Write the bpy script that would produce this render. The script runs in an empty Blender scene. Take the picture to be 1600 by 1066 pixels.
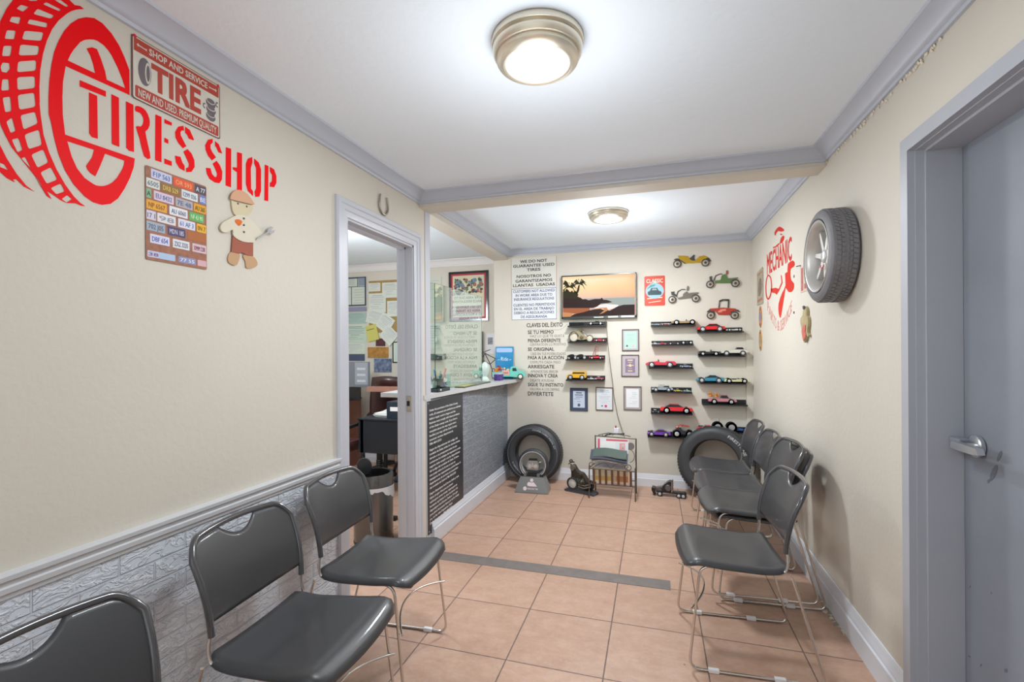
import bpy, bmesh, math, random
from mathutils import Vector, Matrix
random.seed(7)
C = bpy.context.scene.collection
PI = math.pi
# ------------------------------------------------------------------ camera, world, big lights, exposure
FPX, YAW, ROLL, CY, H = 736.3, .2922, -.0063, 12.96, 1.4
XL, XR, YB = -1.556, .906, 4.99          # left wall, right wall, back wall
ZC, ZCB = 2.475, 2.41                    # ceiling, bottom of the crown
YBM = 2.95                               # front of the beam
OY = 5.16                                # office back wall
cam_d = bpy.data.cameras.new('camera'); cam = bpy.data.objects.new('camera', cam_d); C.objects.link(cam)
cam_d.sensor_width = 36; cam_d.lens = FPX / 1600 * 36; cam_d.shift_y = CY / 1600; cam_d.clip_start = .02
cam.location = (0, 0, H)
cam.rotation_euler = (Matrix.Rotation(YAW, 4, 'Z') @ Matrix.Rotation(PI / 2, 4, 'X') @ Matrix.Rotation(ROLL, 4, 'Z')).to_euler()
bpy.context.scene.camera = cam
S = bpy.context.scene
S.view_settings.view_transform = 'Standard'; S.view_settings.look = 'None'
S.view_settings.gamma = 1; S.view_settings.use_curve_mapping = False
S.view_settings.exposure = -0.08
try:
    S.cycles.max_bounces = 10; S.cycles.diffuse_bounces = 6; S.cycles.transparent_max_bounces = 12
    S.cycles.use_denoising = True; S.cycles.sample_clamp_indirect = 6
    S.cycles.caustics_reflective = False; S.cycles.caustics_refractive = False
except Exception: pass
w = bpy.data.worlds.new('world'); S.world = w; w.use_nodes = True
w.node_tree.nodes['Background'].inputs[0].default_value = (.86, .93, 1, 1)
w.node_tree.nodes['Background'].inputs[1].default_value = 1.2

def area(name, loc, rot, sx, sy, power, col=(1, 1, 1), shape='RECTANGLE', spread=PI):
    l = bpy.data.lights.new(name, 'AREA'); l.shape = shape; l.size = sx
    if shape == 'RECTANGLE': l.size_y = sy
    l.energy = power; l.color = col; l.spread = spread
    o = bpy.data.objects.new(name, l); C.objects.link(o); o.location = loc; o.rotation_euler = rot
    return o
# daylight falling in through the glazed shop front behind the camera
area('shopfront_daylight', (-.32, -1.56, 1.3), (PI / 2, 0, PI), 2.1, 2.1, 92, (.91, .96, 1))
# added fill light, low at the front and tilted up to brighten the ceiling
area('front_ceiling_fill_light', (-.32, -1.5, .42), (math.radians(125), 0, PI), 2.1, .8, 92, (.86, .94, 1))
# the ceiling lamps throw their light down
LAMPS = [(-.382, 1.60, ZC), (-.345, 3.86, 2.495), (-2.66, 3.03, 2.46)]
for (x, y, z), p in zip(LAMPS, (15, 42, 165)):
    area('ceiling_lamp_light', (x, y, z - .097), (0, 0, 0), .22, 0, p * .8, (.93, .97, 1), 'DISK')
    pl_ = bpy.data.lights.new('ceiling_fill_point', 'POINT'); pl_.energy = p * (.40 if p > 20 else .9); pl_.shadow_soft_size = .2; pl_.color = (.92, .965, 1)
    po = bpy.data.objects.new('ceiling_fill_point', pl_); C.objects.link(po); po.location = (x, y, z - .52)  # added unseen point fill, hung below each lamp to lighten the ceiling

# ------------------------------------------------------------------ pixel -> point on a real plane of the room
def ray(u, v):
    a, b = u - 800, v - 533 - CY
    c, s = math.cos(ROLL), math.sin(ROLL); a, b = c * a + s * b, -s * a + c * b
    c, s = math.cos(YAW), math.sin(YAW); r = a / FPX
    return Vector((r * c - s, r * s + c, -b / FPX))
def on(u, v, ax, val):
    r = ray(u, v); t = (val - (0, 0, H)[ax]) / r[ax]
    return Vector((0, 0, H)) + t * r
def PL(u, v, off=0): return on(u, v, 0, XL + off)
def PR(u, v, off=0): return on(u, v, 0, XR - off)
def PB(u, v, off=0): return on(u, v, 1, YB - off)
def PO(u, v, off=0): return on(u, v, 1, OY - off)
def PF(u, v, z=0): return on(u, v, 2, z)

# ------------------------------------------------------------------ materials
def lin(c):
    if isinstance(c, str):
        c = [int(c[i:i + 2], 16) / 255 for i in (0, 2, 4)]
    return tuple((x / 12.92 if x <= .04045 else ((x + .055) / 1.055) ** 2.4) for x in c[:3]) + (1,)
_m = {}
def mat(name, col, rough=.5, metal=0, bump=0, bscale=60, var=0, vscale=3, emit=0, coat=0, spec=.5):
    if name in _m: return _m[name]
    m = bpy.data.materials.new(name); m.use_nodes = True; nt = m.node_tree; b = nt.nodes['Principled BSDF']
    b.inputs['Base Color'].default_value = lin(col); b.inputs['Roughness'].default_value = rough
    b.inputs['Metallic'].default_value = metal; b.inputs['Specular IOR Level'].default_value = spec
    if coat: b.inputs['Coat Weight'].default_value = coat; b.inputs['Coat Roughness'].default_value = .08
    if emit:
        b.inputs['Emission Color'].default_value = lin(col); b.inputs['Emission Strength'].default_value = emit
    tc = nt.nodes.new('ShaderNodeTexCoord')
    if var:
        n = nt.nodes.new('ShaderNodeTexNoise'); n.inputs['Scale'].default_value = vscale; n.inputs['Detail'].default_value = 6
        nt.links.new(tc.outputs['Object'], n.inputs['Vector'])
        r = nt.nodes.new('ShaderNodeMapRange'); r.inputs['From Min'].default_value = .3; r.inputs['From Max'].default_value = .7
        r.inputs['To Min'].default_value = 1 - var; r.inputs['To Max'].default_value = 1 + var * .6
        nt.links.new(n.outputs['Fac'], r.inputs['Value'])
        mx = nt.nodes.new('ShaderNodeVectorMath'); mx.operation = 'SCALE'; mx.inputs[0].default_value = lin(col)[:3]
        nt.links.new(r.outputs[0], mx.inputs['Scale']); nt.links.new(mx.outputs[0], b.inputs['Base Color'])
    if bump:
        n = nt.nodes.new('ShaderNodeTexNoise'); n.inputs['Scale'].default_value = bscale; n.inputs['Detail'].default_value = 5
        nt.links.new(tc.outputs['Object'], n.inputs['Vector'])
        bp = nt.nodes.new('ShaderNodeBump'); bp.inputs['Strength'].default_value = bump; bp.inputs['Distance'].default_value = .004
        nt.links.new(n.outputs['Fac'], bp.inputs['Height']); nt.links.new(bp.outputs[0], b.inputs['Normal'])
    _m[name] = m
    return m

WALL = mat('cream_wall_paint', 'D7D1C5', .62, bump=.3, bscale=45, var=.02, vscale=2)
CEIL = mat('white_ceiling_paint', 'ECF6FF', .85, bump=.5, bscale=30)
CROWN = mat('blue_grey_gloss_trim_paint', 'BFC6D3', .38, bump=.12, bscale=12, var=.02)
TRIMW = mat('pale_grey_trim_paint', 'C6C9D2', .35, bump=.1, bscale=15)
DOORP = mat('slate_grey_door_paint', '8B919C', .58, bump=.18, bscale=14, var=.13, vscale=2.2)
FRAMEP = mat('grey_door_frame_paint', 'B4B8C0', .4, bump=.12, bscale=12, var=.04)
OFFW = mat('office_trim_white', 'EDEBEC', .5)
PLASTIC = mat('charcoal_chair_plastic', '3E3F42', .34, bump=.15, bscale=900, coat=.25)
RIMP = mat('dark_chair_rim_plastic', '46474B', .2, coat=.8)
CHROME = mat('chrome_wire', 'D9D5D0', .2, 1)
NICKEL = mat('brushed_nickel', 'E2DAC8', .36, .9, bump=.05, bscale=200)
CLEAR = mat('clear_plastic_glide', 'E9EAEC', .25)
RED = mat('red_vinyl', 'F50210', .5, spec=.15)
RUBBER = mat('black_rubber', '3A3B3E', .5, bump=.2, bscale=80, var=.1)
RUBBER2 = mat('grey_worn_rubber', '77767A', .55, bump=.3, bscale=60, var=.12, vscale=9)
BLACK = mat('black_satin', '1D1D20', .4)
BLACKG = mat('black_gloss', '141416', .15)
WHITE = mat('white_paint', 'F2F2F0', .4)
PAPER = mat('white_paper', 'F3F4F2', .7)
SILVER = mat('silver_paint', 'D3D4D4', .3, .6)
def lampmat():
    m = mat('glowing_lamp_glass', 'FFFDF6', .3, emit=1.6); return m
LAMPG = lampmat()

def floor_mat():
    m = bpy.data.materials.new('terracotta_ceramic_tiles'); m.use_nodes = True; nt = m.node_tree; N = nt.nodes; Lk = nt.links
    b = N['Principled BSDF']; tc = N.new('ShaderNodeTexCoord'); sp = N.new('ShaderNodeSeparateXYZ'); Lk.new(tc.outputs['Object'], sp.inputs[0])
    def mth(op, a, bb=None, c=None):
        n = N.new('ShaderNodeMath'); n.operation = op
        for i, x in enumerate((a, bb, c)):
            if x is None: continue
            if isinstance(x, (int, float)): n.inputs[i].default_value = x
            else: Lk.new(x, n.inputs[i])
        return n.outputs[0]
    T = .4322
    gx = mth('DIVIDE', mth('ADD', sp.outputs[0], 1.0787), T); gy = mth('DIVIDE', mth('SUBTRACT', sp.outputs[1], 2.4552), T)
    def edge(g):
        f = mth('FRACT', g); return mth('MINIMUM', f, mth('SUBTRACT', 1, f))
    wob = N.new('ShaderNodeTexNoise'); wob.inputs['Scale'].default_value = 40; Lk.new(tc.outputs['Object'], wob.inputs['Vector'])
    e = mth('ADD', mth('MINIMUM', edge(gx), edge(gy)), mth('MULTIPLY', mth('SUBTRACT', wob.outputs['Fac'], .5), .006))
    g = N.new('ShaderNodeMapRange'); g.inputs['From Min'].default_value = .0045; g.inputs['From Max'].default_value = .0085; Lk.new(e, g.inputs['Value'])
    cell = N.new('ShaderNodeCombineXYZ'); Lk.new(mth('FLOOR', gx), cell.inputs[0]); Lk.new(mth('FLOOR', gy), cell.inputs[1])
    wn = N.new('ShaderNodeTexWhiteNoise'); Lk.new(cell.outputs[0], wn.inputs['Vector'])
    vo = N.new('ShaderNodeVectorMath'); vo.operation = 'MULTIPLY_ADD'; Lk.new(wn.outputs['Color'], vo.inputs[0]); vo.inputs[1].default_value = (7, 7, 7); Lk.new(tc.outputs['Object'], vo.inputs[2])
    mp = N.new('ShaderNodeMapping'); mp.inputs['Scale'].default_value = (1, 1.35, 1); Lk.new(vo.outputs[0], mp.inputs[0])
    n1 = N.new('ShaderNodeTexNoise'); n1.inputs['Scale'].default_value = 9; n1.inputs['Detail'].default_value = 12; n1.inputs['Roughness'].default_value = .78; n1.inputs['Distortion'].default_value = .15
    Lk.new(mp.outputs[0], n1.inputs['Vector'])
    n2 = N.new('ShaderNodeTexNoise'); n2.inputs['Scale'].default_value = 32; n2.inputs['Detail'].default_value = 6; Lk.new(mp.outputs[0], n2.inputs['Vector'])
    r = N.new('ShaderNodeValToRGB'); Lk.new(n1.outputs['Fac'], r.inputs[0])
    el = r.color_ramp.elements; el[0].position = .3; el[0].color = lin('B58E78'); el[1].position = .68; el[1].color = lin('CBAA95')
    x = el.new(.5); x.color = lin('C09C86')
    r2 = N.new('ShaderNodeValToRGB'); Lk.new(n2.outputs['Fac'], r2.inputs[0]); r2.color_ramp.elements[0].position = .56; r2.color_ramp.elements[0].color = (0, 0, 0, 1); r2.color_ramp.elements[1].position = .74; r2.color_ramp.elements[1].color = (.6, .6, .6, 1)
    mx = N.new('ShaderNodeMixRGB'); Lk.new(r2.outputs[0], mx.inputs[0]); Lk.new(r.outputs[0], mx.inputs[1]); mx.inputs[2].default_value = lin('C9A8A2')
    hs = N.new('ShaderNodeHueSaturation'); Lk.new(mx.outputs[0], hs.inputs['Color'])
    Lk.new(mth('MULTIPLY_ADD', wn.outputs['Value'], .1, .95), hs.inputs['Value'])
    vo2 = N.new('ShaderNodeTexVoronoi'); vo2.inputs['Scale'].default_value = 7; Lk.new(tc.outputs['Object'], vo2.inputs['Vector'])
    sc = N.new('ShaderNodeSeparateColor'); Lk.new(vo2.outputs['Color'], sc.inputs[0])
    chip = mth('MULTIPLY', mth('LESS_THAN', vo2.outputs['Distance'], mth('MULTIPLY', sc.outputs[1], .055)), mth('GREATER_THAN', sc.outputs[0], .72))
    mc = N.new('ShaderNodeMixRGB'); Lk.new(chip, mc.inputs[0]); Lk.new(hs.outputs[0], mc.inputs[1]); mc.inputs[2].default_value = lin('6A4A40'); hs = mc
    mg = N.new('ShaderNodeMixRGB'); mg.inputs[1].default_value = lin('6E5A52'); Lk.new(g.outputs[0], mg.inputs[0]); Lk.new(hs.outputs[0], mg.inputs[2])
    Lk.new(mg.outputs[0], b.inputs['Base Color'])
    Lk.new(mth('MULTIPLY_ADD', n1.outputs['Fac'], .25, .32), b.inputs['Roughness'])
    bp = N.new('ShaderNodeBump'); bp.inputs['Strength'].default_value = .5; bp.inputs['Distance'].default_value = .003
    Lk.new(mth('ADD', g.outputs[0], mth('MULTIPLY', n2.outputs['Fac'], .12)), bp.inputs['Height']); Lk.new(bp.outputs[0], b.inputs['Normal'])
    return m
FLOOR = floor_mat()

def brick_foil(name, c1, c2, axis, bw, bh, rough, metal, off=(0, 0), strength=1., seam=0):
    """embossed foil panel pressed into a rough stone brick pattern"""
    m = bpy.data.materials.new(name); m.use_nodes = True; nt = m.node_tree; N = nt.nodes; Lk = nt.links
    b = N['Principled BSDF']; b.inputs['Metallic'].default_value = metal; b.inputs['Roughness'].default_value = rough
    tc = N.new('ShaderNodeTexCoord'); sp = N.new('ShaderNodeSeparateXYZ'); Lk.new(tc.outputs['Object'], sp.inputs[0])
    cb = N.new('ShaderNodeCombineXYZ'); Lk.new(sp.outputs[axis], cb.inputs[0]); Lk.new(sp.outputs[2], cb.inputs[1])
    mp = N.new('ShaderNodeMapping'); mp.inputs['Location'].default_value = (off[0], off[1], 0); Lk.new(cb.outputs[0], mp.inputs[0])
    br = N.new('ShaderNodeTexBrick'); br.inputs['Scale'].default_value = 1; br.inputs['Brick Width'].default_value = bw; br.inputs['Row Height'].default_value = bh
    br.inputs['Mortar Size'].default_value = .004; br.inputs['Mortar Smooth'].default_value = .6
    br.inputs['Color1'].default_value = (1, 1, 1, 1); br.inputs['Color2'].default_value = (1, 1, 1, 1); br.inputs['Mortar'].default_value = (0, 0, 0, 1)
    Lk.new(mp.outputs[0], br.inputs['Vector'])
    mp2 = N.new('ShaderNodeMapping'); mp2.inputs['Scale'].default_value = (.7, 1.25, 1); mp2.inputs['Rotation'].default_value = (0, 0, .5); Lk.new(cb.outputs[0], mp2.inputs[0])
    n = N.new('ShaderNodeTexNoise'); n.inputs['Scale'].default_value = 26; n.inputs['Detail'].default_value = 5; n.inputs['Distortion'].default_value = 1.3; Lk.new(mp2.outputs[0], n.inputs['Vector'])
    # ridges: fold the noise round its middle
    a = N.new('ShaderNodeMath'); a.operation = 'SUBTRACT'; Lk.new(n.outputs['Fac'], a.inputs[0]); a.inputs[1].default_value = .5
    ab = N.new('ShaderNodeMath'); ab.operation = 'ABSOLUTE'; Lk.new(a.outputs[0], ab.inputs[0])
    ms = N.new('ShaderNodeMapRange'); Lk.new(ab.outputs[0], ms.inputs['Value']); ms.inputs['From Max'].default_value = .09; ms.inputs['To Min'].default_value = 1; ms.inputs['To Max'].default_value = .45
    ml = N.new('ShaderNodeMath'); ml.operation = 'MULTIPLY'; Lk.new(ms.outputs[0], ml.inputs[0]); Lk.new(br.outputs['Color'], ml.inputs[1])
    bp = N.new('ShaderNodeBump'); bp.inputs['Strength'].default_value = strength; bp.inputs['Distance'].default_value = .006
    Lk.new(ml.outputs[0], bp.inputs['Height']); Lk.new(bp.outputs[0], b.inputs['Normal'])
    mx = N.new('ShaderNodeMixRGB'); Lk.new(ml.outputs[0], mx.inputs[0]); mx.inputs[1].default_value = lin(c1); mx.inputs[2].default_value = lin(c2)
    Lk.new(mx.outputs[0], b.inputs['Base Color'])
    return m
FOIL = brick_foil('silver_embossed_brick_foil', 'D2DAE6', 'EFF6FF', 1, .21, .066, .38, .0, (.03, .005), 1.)
FOILD = brick_foil('grey_embossed_brick_foil', 'A9B1BB', '848B95', 1, .205, .072, .34, .15, (.0, .02), 1.)

def glass_mat():
    m = bpy.data.materials.new('pale_green_pane_glass'); m.use_nodes = True; nt = m.node_tree; N = nt.nodes; Lk = nt.links
    for n in list(N): N.remove(n)
    o = N.new('ShaderNodeOutputMaterial'); t = N.new('ShaderNodeBsdfTransparent'); t.inputs[0].default_value = (.88, .95, .92, 1)
    g = N.new('ShaderNodeBsdfGlossy'); g.inputs['Roughness'].default_value = .01; g.inputs[0].default_value = (.93, 1, .97, 1)
    f = N.new('ShaderNodeFresnel'); f.inputs[0].default_value = 1.62
    ge = N.new('ShaderNodeNewGeometry'); k = N.new('ShaderNodeMath'); k.operation = 'MULTIPLY_ADD'; Lk.new(ge.outputs['Backfacing'], k.inputs[0]); k.inputs[1].default_value = -2.5; k.inputs[2].default_value = 2.5
    k2 = N.new('ShaderNodeMath'); k2.operation = 'MULTIPLY'; k2.use_clamp = True; Lk.new(f.outputs[0], k2.inputs[0]); Lk.new(k.outputs[0], k2.inputs[1])
    mx = N.new('ShaderNodeMixShader'); Lk.new(k2.outputs[0], mx.inputs[0]); Lk.new(t.outputs[0], mx.inputs[1]); Lk.new(g.outputs[0], mx.inputs[2]); Lk.new(mx.outputs[0], o.inputs[0])
    return m
GLASS = glass_mat()

# ------------------------------------------------------------------ mesh builder
class MB:
    def __init__(s): s.v = []; s.f = []; s.m = []
    def add(s, vs, fs, mi=0):
        o = len(s.v); s.v += [tuple(x) for x in vs]; s.f += [tuple(i + o for i in f) for f in fs]; s.m += [mi] * len(fs); return s
    def box(s, a, b, mi=0, bev=0, M=None):
        a, b = [min(x, y) for x, y in zip(a, b)], [max(x, y) for x, y in zip(a, b)]
        bm = bmesh.new(); bmesh.ops.create_cube(bm, size=1)
        for v in bm.verts: v.co = Vector([(a[i] + b[i]) / 2 + v.co[i] * (b[i] - a[i]) for i in range(3)])
        if bev: bmesh.ops.bevel(bm, geom=bm.edges[:], offset=bev, segments=2, affect='EDGES', profile=.6)
        return s.bm(bm, mi, M)
    def bm(s, bm, mi=0, M=None):
        bm.verts.index_update(); s.add([(M @ v.co if M else v.co) for v in bm.verts], [[v.index for v in f.verts] for f in bm.faces], mi); bm.free(); return s
    def tube(s, pts, r, n=8, mi=0, closed=False, rf=None):
        pts = [Vector(p) for p in pts]; k = len(pts); vs = []; fs = []; up = None
        for i, p in enumerate(pts):
            if closed: t = pts[(i + 1) % k] - pts[i - 1]
            else: t = pts[min(i + 1, k - 1)] - pts[max(i - 1, 0)]
            if t.length < 1e-9: t = Vector((0, 0, 1))
            t.normalize()
            if up is None:
                up = Vector((0, 0, 1)) if abs(t.z) < .9 else Vector((1, 0, 0))
            a = up - t * up.dot(t)
            if a.length < 1e-4: a = t.orthogonal()
            a.normalize(); up = a; b = t.cross(a); rr = rf(i / (k - 1)) * r if rf else r
            vs += [p + (a * math.cos(2 * PI * j / n) + b * math.sin(2 * PI * j / n)) * rr for j in range(n)]
        for i in range(k if closed else k - 1):
            for j in range(n):
                fs.append((i * n + j, i * n + (j + 1) % n, ((i + 1) % k) * n + (j + 1) % n, ((i + 1) % k) * n + j))
        if not closed: fs += [tuple(range(n))[::-1], tuple((k - 1) * n + j for j in range(n))]
        return s.add(vs, fs, mi)
    def lathe(s, prof, n=48, c=(0, 0, 0), axis='z', mi=0, closed=False, M=None, caps=True):
        vs = []; fs = []; k = len(prof)
        for r, h in prof:
            for j in range(n):
                a = 2 * PI * j / n; p = (r * math.cos(a), r * math.sin(a), h)
                if axis == 'x': p = (h, p[0], p[1])
                if axis == 'y': p = (p[0], h, p[1])
                p = Vector(p)
                if M: p = M @ p
                vs.append((p.x + c[0], p.y + c[1], p.z + c[2]))
        for i in range(k if closed else k - 1):
            for j in range(n): fs.append((i * n + j, i * n + (j + 1) % n, ((i + 1) % k) * n + (j + 1) % n, ((i + 1) % k) * n + j))
        if not closed and caps:
            if prof[0][0] > 1e-6: fs.append(tuple(range(n))[::-1])
            if prof[-1][0] > 1e-6: fs.append(tuple((k - 1) * n + j for j in range(n)))
        return s.add(vs, fs, mi)
    def sweep(s, prof, a, b, side, mi=0, m1=0, m2=0):
        """profile points (out, up) swept from a to b; side = unit vector pointing out of the wall; m1/m2 = mitre run per unit out"""
        a, b, side = Vector(a), Vector(b), Vector(side); d = (b - a).normalized(); k = len(prof); vs = []
        for P, mm in ((a, m1), (b, m2)):
            for o, u in prof: vs.append(P + side * o + Vector((0, 0, u)) + d * (mm * o))
        fs = [(i, (i + 1) % k, k + (i + 1) % k, k + i) for i in range(k)] + [tuple(range(k))[::-1], tuple(range(k, 2 * k))]
        return s.add(vs, fs, mi)
    def poly(s, loop, f3, t0, t1, mi=0):
        """outline (x, y) extruded between depths t0 and t1; f3 maps (x, y, depth) to a point"""
        k = len(loop); vs = [f3(x, y, t0) for x, y in loop] + [f3(x, y, t1) for x, y in loop]
        fs = [tuple(range(k)), tuple(range(k, 2 * k))[::-1]] + [(i, (i + 1) % k, k + (i + 1) % k, k + i) for i in range(k)]
        return s.add(vs, fs, mi)
    def build(s, name, mats, parent=None, smooth=None, loc=None, kind=None):
        me = bpy.data.meshes.new(name); me.from_pydata(s.v, [], s.f); 
        if not isinstance(mats, (list, tuple)): mats = [mats]
        for m in mats: me.materials.append(m)
        me.polygons.foreach_set('material_index', s.m)
        bm = bmesh.new(); bm.from_mesh(me); bmesh.ops.recalc_face_normals(bm, faces=bm.faces); bm.to_mesh(me); bm.free()
        if smooth is not None:
            me.polygons.foreach_set('use_smooth', [True] * len(me.polygons))
            me.set_sharp_from_angle(angle=math.radians(smooth))
        o = bpy.data.objects.new(name, me); C.objects.link(o)
        if parent is not None: o.parent = parent
        if loc is not None: o.location = loc
        if kind: o['kind'] = kind
        return o
def tag(o, label, cat, group=None):
    o['label'] = label; o['category'] = cat
    if group: o['group'] = group
    return o
def thing(name, label, cat, loc=(0, 0, 0), rz=0, group=None):
    o = bpy.data.objects.new(name, None); o.empty_display_size = .05; C.objects.link(o); o.location = loc; o.rotation_euler = (0, 0, rz)
    return tag(o, label, cat, group)
def dup(root, loc, rz, label, group=None):
    def cp(o, par):
        c = o.copy(); C.objects.link(c); c.parent = par
        for ch in list(o.children): cp(ch, c)
        return c
    r = cp(root, None); r.location = loc; r.rotation_euler = (0, 0, rz); r['label'] = label
    if group: r['group'] = group
    return r
def curve_mesh(cu):
    o = bpy.data.objects.new('tmp', cu); C.objects.link(o); dg = bpy.context.evaluated_depsgraph_get(); me = bpy.data.meshes.new_from_object(o.evaluated_get(dg))
    v = [tuple(x.co) for x in me.vertices]; f = [tuple(p.vertices) for p in me.polygons]
    bpy.data.objects.remove(o); bpy.data.curves.remove(cu); bpy.data.meshes.remove(me)
    return v, f
def text2d(t, bold=0, res=2):
    cu = bpy.data.curves.new('t', 'FONT'); cu.body = t; cu.size = 1; cu.resolution_u = res; cu.offset = bold; cu.fill_mode = 'FRONT'
    return curve_mesh(cu)
def shape2d(loops):
    cu = bpy.data.curves.new('s', 'CURVE'); cu.dimensions = '2D'; cu.fill_mode = 'FRONT'
    for lp in loops:
        sp = cu.splines.new('POLY'); sp.points.add(len(lp) - 1); sp.use_cyclic_u = True
        for p, q in zip(sp.points, lp): p.co = (q[0], q[1], 0, 1)
    return curve_mesh(cu)
def flat(mb, vf, f3, t=.0008, mi=0):
    """a filled 2D shape becomes a thin solid: f3(x, y, depth)"""
    v, f = vf
    if not v: return
    n = len(v); ed = {}
    for p in f:
        for a, b in zip(p, p[1:] + p[:1]): ed[(a, b)] = ed.get((a, b), 0) + 1
    fs = [p for p in f] + [tuple(i + n for i in p)[::-1] for p in f]
    fs += [(a, b, b + n, a + n) for (a, b) in ed if (b, a) not in ed]
    mb.add([f3(x, y, t) for x, y, _ in v] + [f3(x, y, 0) for x, y, _ in v], fs, mi)
def text(mb, t, x, y, h, w=None, f3=None, bold=0, al='L', mi=0, dep=.0008, shear=0):
    """text with cap height h and, if given, total width w, baseline at y"""
    v, f = text2d(t, 0)
    if not v: return
    x0 = min(p[0] for p in v); x1 = max(p[0] for p in v); sy = h / .70; sx = (w / (x1 - x0)) if w else sy
    W = (x1 - x0) * sx; ox = x - (W / 2 if al == 'C' else W if al == 'R' else 0)
    for k, (bx, by) in enumerate(((-bold, -bold), (bold, -bold), (bold, bold), (-bold, bold)) if bold > 0 else ((0, 0),)):   # heavier strokes: shifted layers
        flat(mb, ([((a + bx - x0) * sx + ox + shear * b * sy, (b + by) * sy + y, 0) for a, b, _ in v], f), f3, dep + k * .00012, mi)
def frame3(o, r, u, n):
    o, r, u, n = Vector(o), Vector(r), Vector(u), Vector(n)
    return lambda x, y, d=0: o + r * x + u * y + n * d
# in-plane axes as a reader sees them: left wall reads towards +y, right wall towards -y, back wall towards +x
def FL(p): return frame3(p, (0, 1, 0), (0, 0, 1), (1, 0, 0))
def FR(p): return frame3(p, (0, -1, 0), (0, 0, 1), (-1, 0, 0))
def FB(p): return frame3(p, (1, 0, 0), (0, 0, 1), (0, -1, 0))
def circ(x, y, rx, ry=None, n=24, a0=0, a1=2 * PI):
    ry = rx if ry is None else ry
    full = abs(a1 - a0 - 2 * PI) < 1e-6
    return [(x + rx * math.cos(a0 + (a1 - a0) * i / (n if full else n - 1)), y + ry * math.sin(a0 + (a1 - a0) * i / (n if full else n - 1))) for i in range(n)]
def rrect(x0, y0, x1, y1, r, n=4):
    p = []
    for cx, cy, a in ((x1 - r, y1 - r, 0), (x0 + r, y1 - r, 90), (x0 + r, y0 + r, 180), (x1 - r, y0 + r, 270)):
        p += [(cx + r * math.cos(math.radians(a + 90 * i / n)), cy + r * math.sin(math.radians(a + 90 * i / n))) for i in range(n + 1)]
    return p
def arc_pts(pts, r, n=5):
    """polyline with rounded corners"""
    pts = [Vector(p) for p in pts]; out = [pts[0]]
    for i in range(1, len(pts) - 1):
        a, b, c = pts[i - 1], pts[i], pts[i + 1]; rr = min(r, (a - b).length * .49, (c - b).length * .49)
        p0 = b + (a - b).normalized() * rr; p1 = b + (c - b).normalized() * rr
        out += [(p0 * (1 - t) ** 2 + b * 2 * t * (1 - t) + p1 * t * t) for t in [k / n for k in range(n + 1)]]
    return out + [pts[-1]]
def struct(mb, name, m, smooth=None): return mb.build(name, m, kind='structure', smooth=smooth)

# ------------------------------------------------------------------ the room
WT = .112                                     # thickness of the left partition
DY0, DY1, DZ = 2.139, 2.86, 2.104            # clear opening of the office doorway
YP = 3.03                                    # end of the left wall, start of the counter opening
FY = -1.6                                    # shop front
struct(MB().box((-4.4, FY - .2, -.1), (XR + .2, OY + .2, 0)), 'floor', FLOOR)
struct(MB().box((XL - .02, FY - .1, ZC), (XR + .15, YBM + .1, ZC + .1)), 'ceiling', CEIL)
struct(MB().box((XL - .02, YBM + .1, 2.495), (XR + .15, YB + .1, 2.6)), 'ceiling_back', CEIL)
struct(MB().box((-4.4, FY - .1, 2.47), (XL - WT + .005, OY + .1, 2.6)), 'ceiling_office', CEIL)
mb = MB()
mb.box((XL - WT, FY, 0), (XL, DY0, 2.56)); mb.box((XL - WT, DY1, 0), (XL, YP, 2.56)); mb.box((XL - WT, DY0, DZ), (XL, DY1, 2.56))
struct(mb, 'wall_left', WALL)
struct(MB().box((XL - .15, YP, 2.39), (XL, YB, 2.56)), 'wall_header', WALL)
struct(MB().box((XL - WT + .002, YBM, 2.388), (XR, YBM + .15, 2.56)), 'wall_beam', WALL)
struct(MB().box((XL - .15, YB, 0), (XR + .12, YB + .12, 2.56)), 'wall_back', WALL)
RD0, RD1, RDZ = 1.14, 2.071, 2.118          # grey door opening in the right wall
mb = MB(); mb.box((XR, FY, 0), (XR + .2, RD0 - .03, 2.56)); mb.box((XR, RD1 + .03, 0), (XR + .2, YB + .12, 2.56)); mb.box((XR, RD0 - .03, RDZ + .03), (XR + .2, RD1 + .03, 2.56))
struct(mb, 'wall_right', WALL)
struct(MB().box((XR - .055, YB - .016, .15), (XR, YB, ZCB)), 'trim_1', WALL)        # shallow batten in the back right corner
mb = MB(); mb.box((XL - WT, FY - .12, 0), (-1.42, FY, 2.56)); mb.box((.78, FY - .12, 0), (XR + .2, FY, 2.56)); mb.box((-1.42, FY - .12, 2.36), (.78, FY, 2.56))
struct(mb, 'wall_front', WALL)
mb = MB()
for x in (-1.42, -.35, .74): mb.box((x, FY - .09, 0), (x + .04, FY - .03, 2.36))
for z in (0, 2.32): mb.box((-1.42, FY - .085, z), (.78, FY - .035, z + .04))
struct(mb, 'window_1', SILVER)
struct(MB().box((-12, -14, -.12), (12, FY - .2, -.02)), 'ground', mat('outside_concrete', 'B7B3AB', .9, var=.08))
# office shell
struct(MB().box((-4.4, OY, 0), (XL - .14, OY + .1, 2.56)), 'wall_office_back', WALL)
struct(MB().box((-4.4, .1, 0), (-4.28, OY, 2.56)), 'wall_office_left', WALL)
struct(MB().box((-4.4, 0, 0), (XL - WT, .1, 2.56)), 'wall_office_front', WALL)
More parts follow.
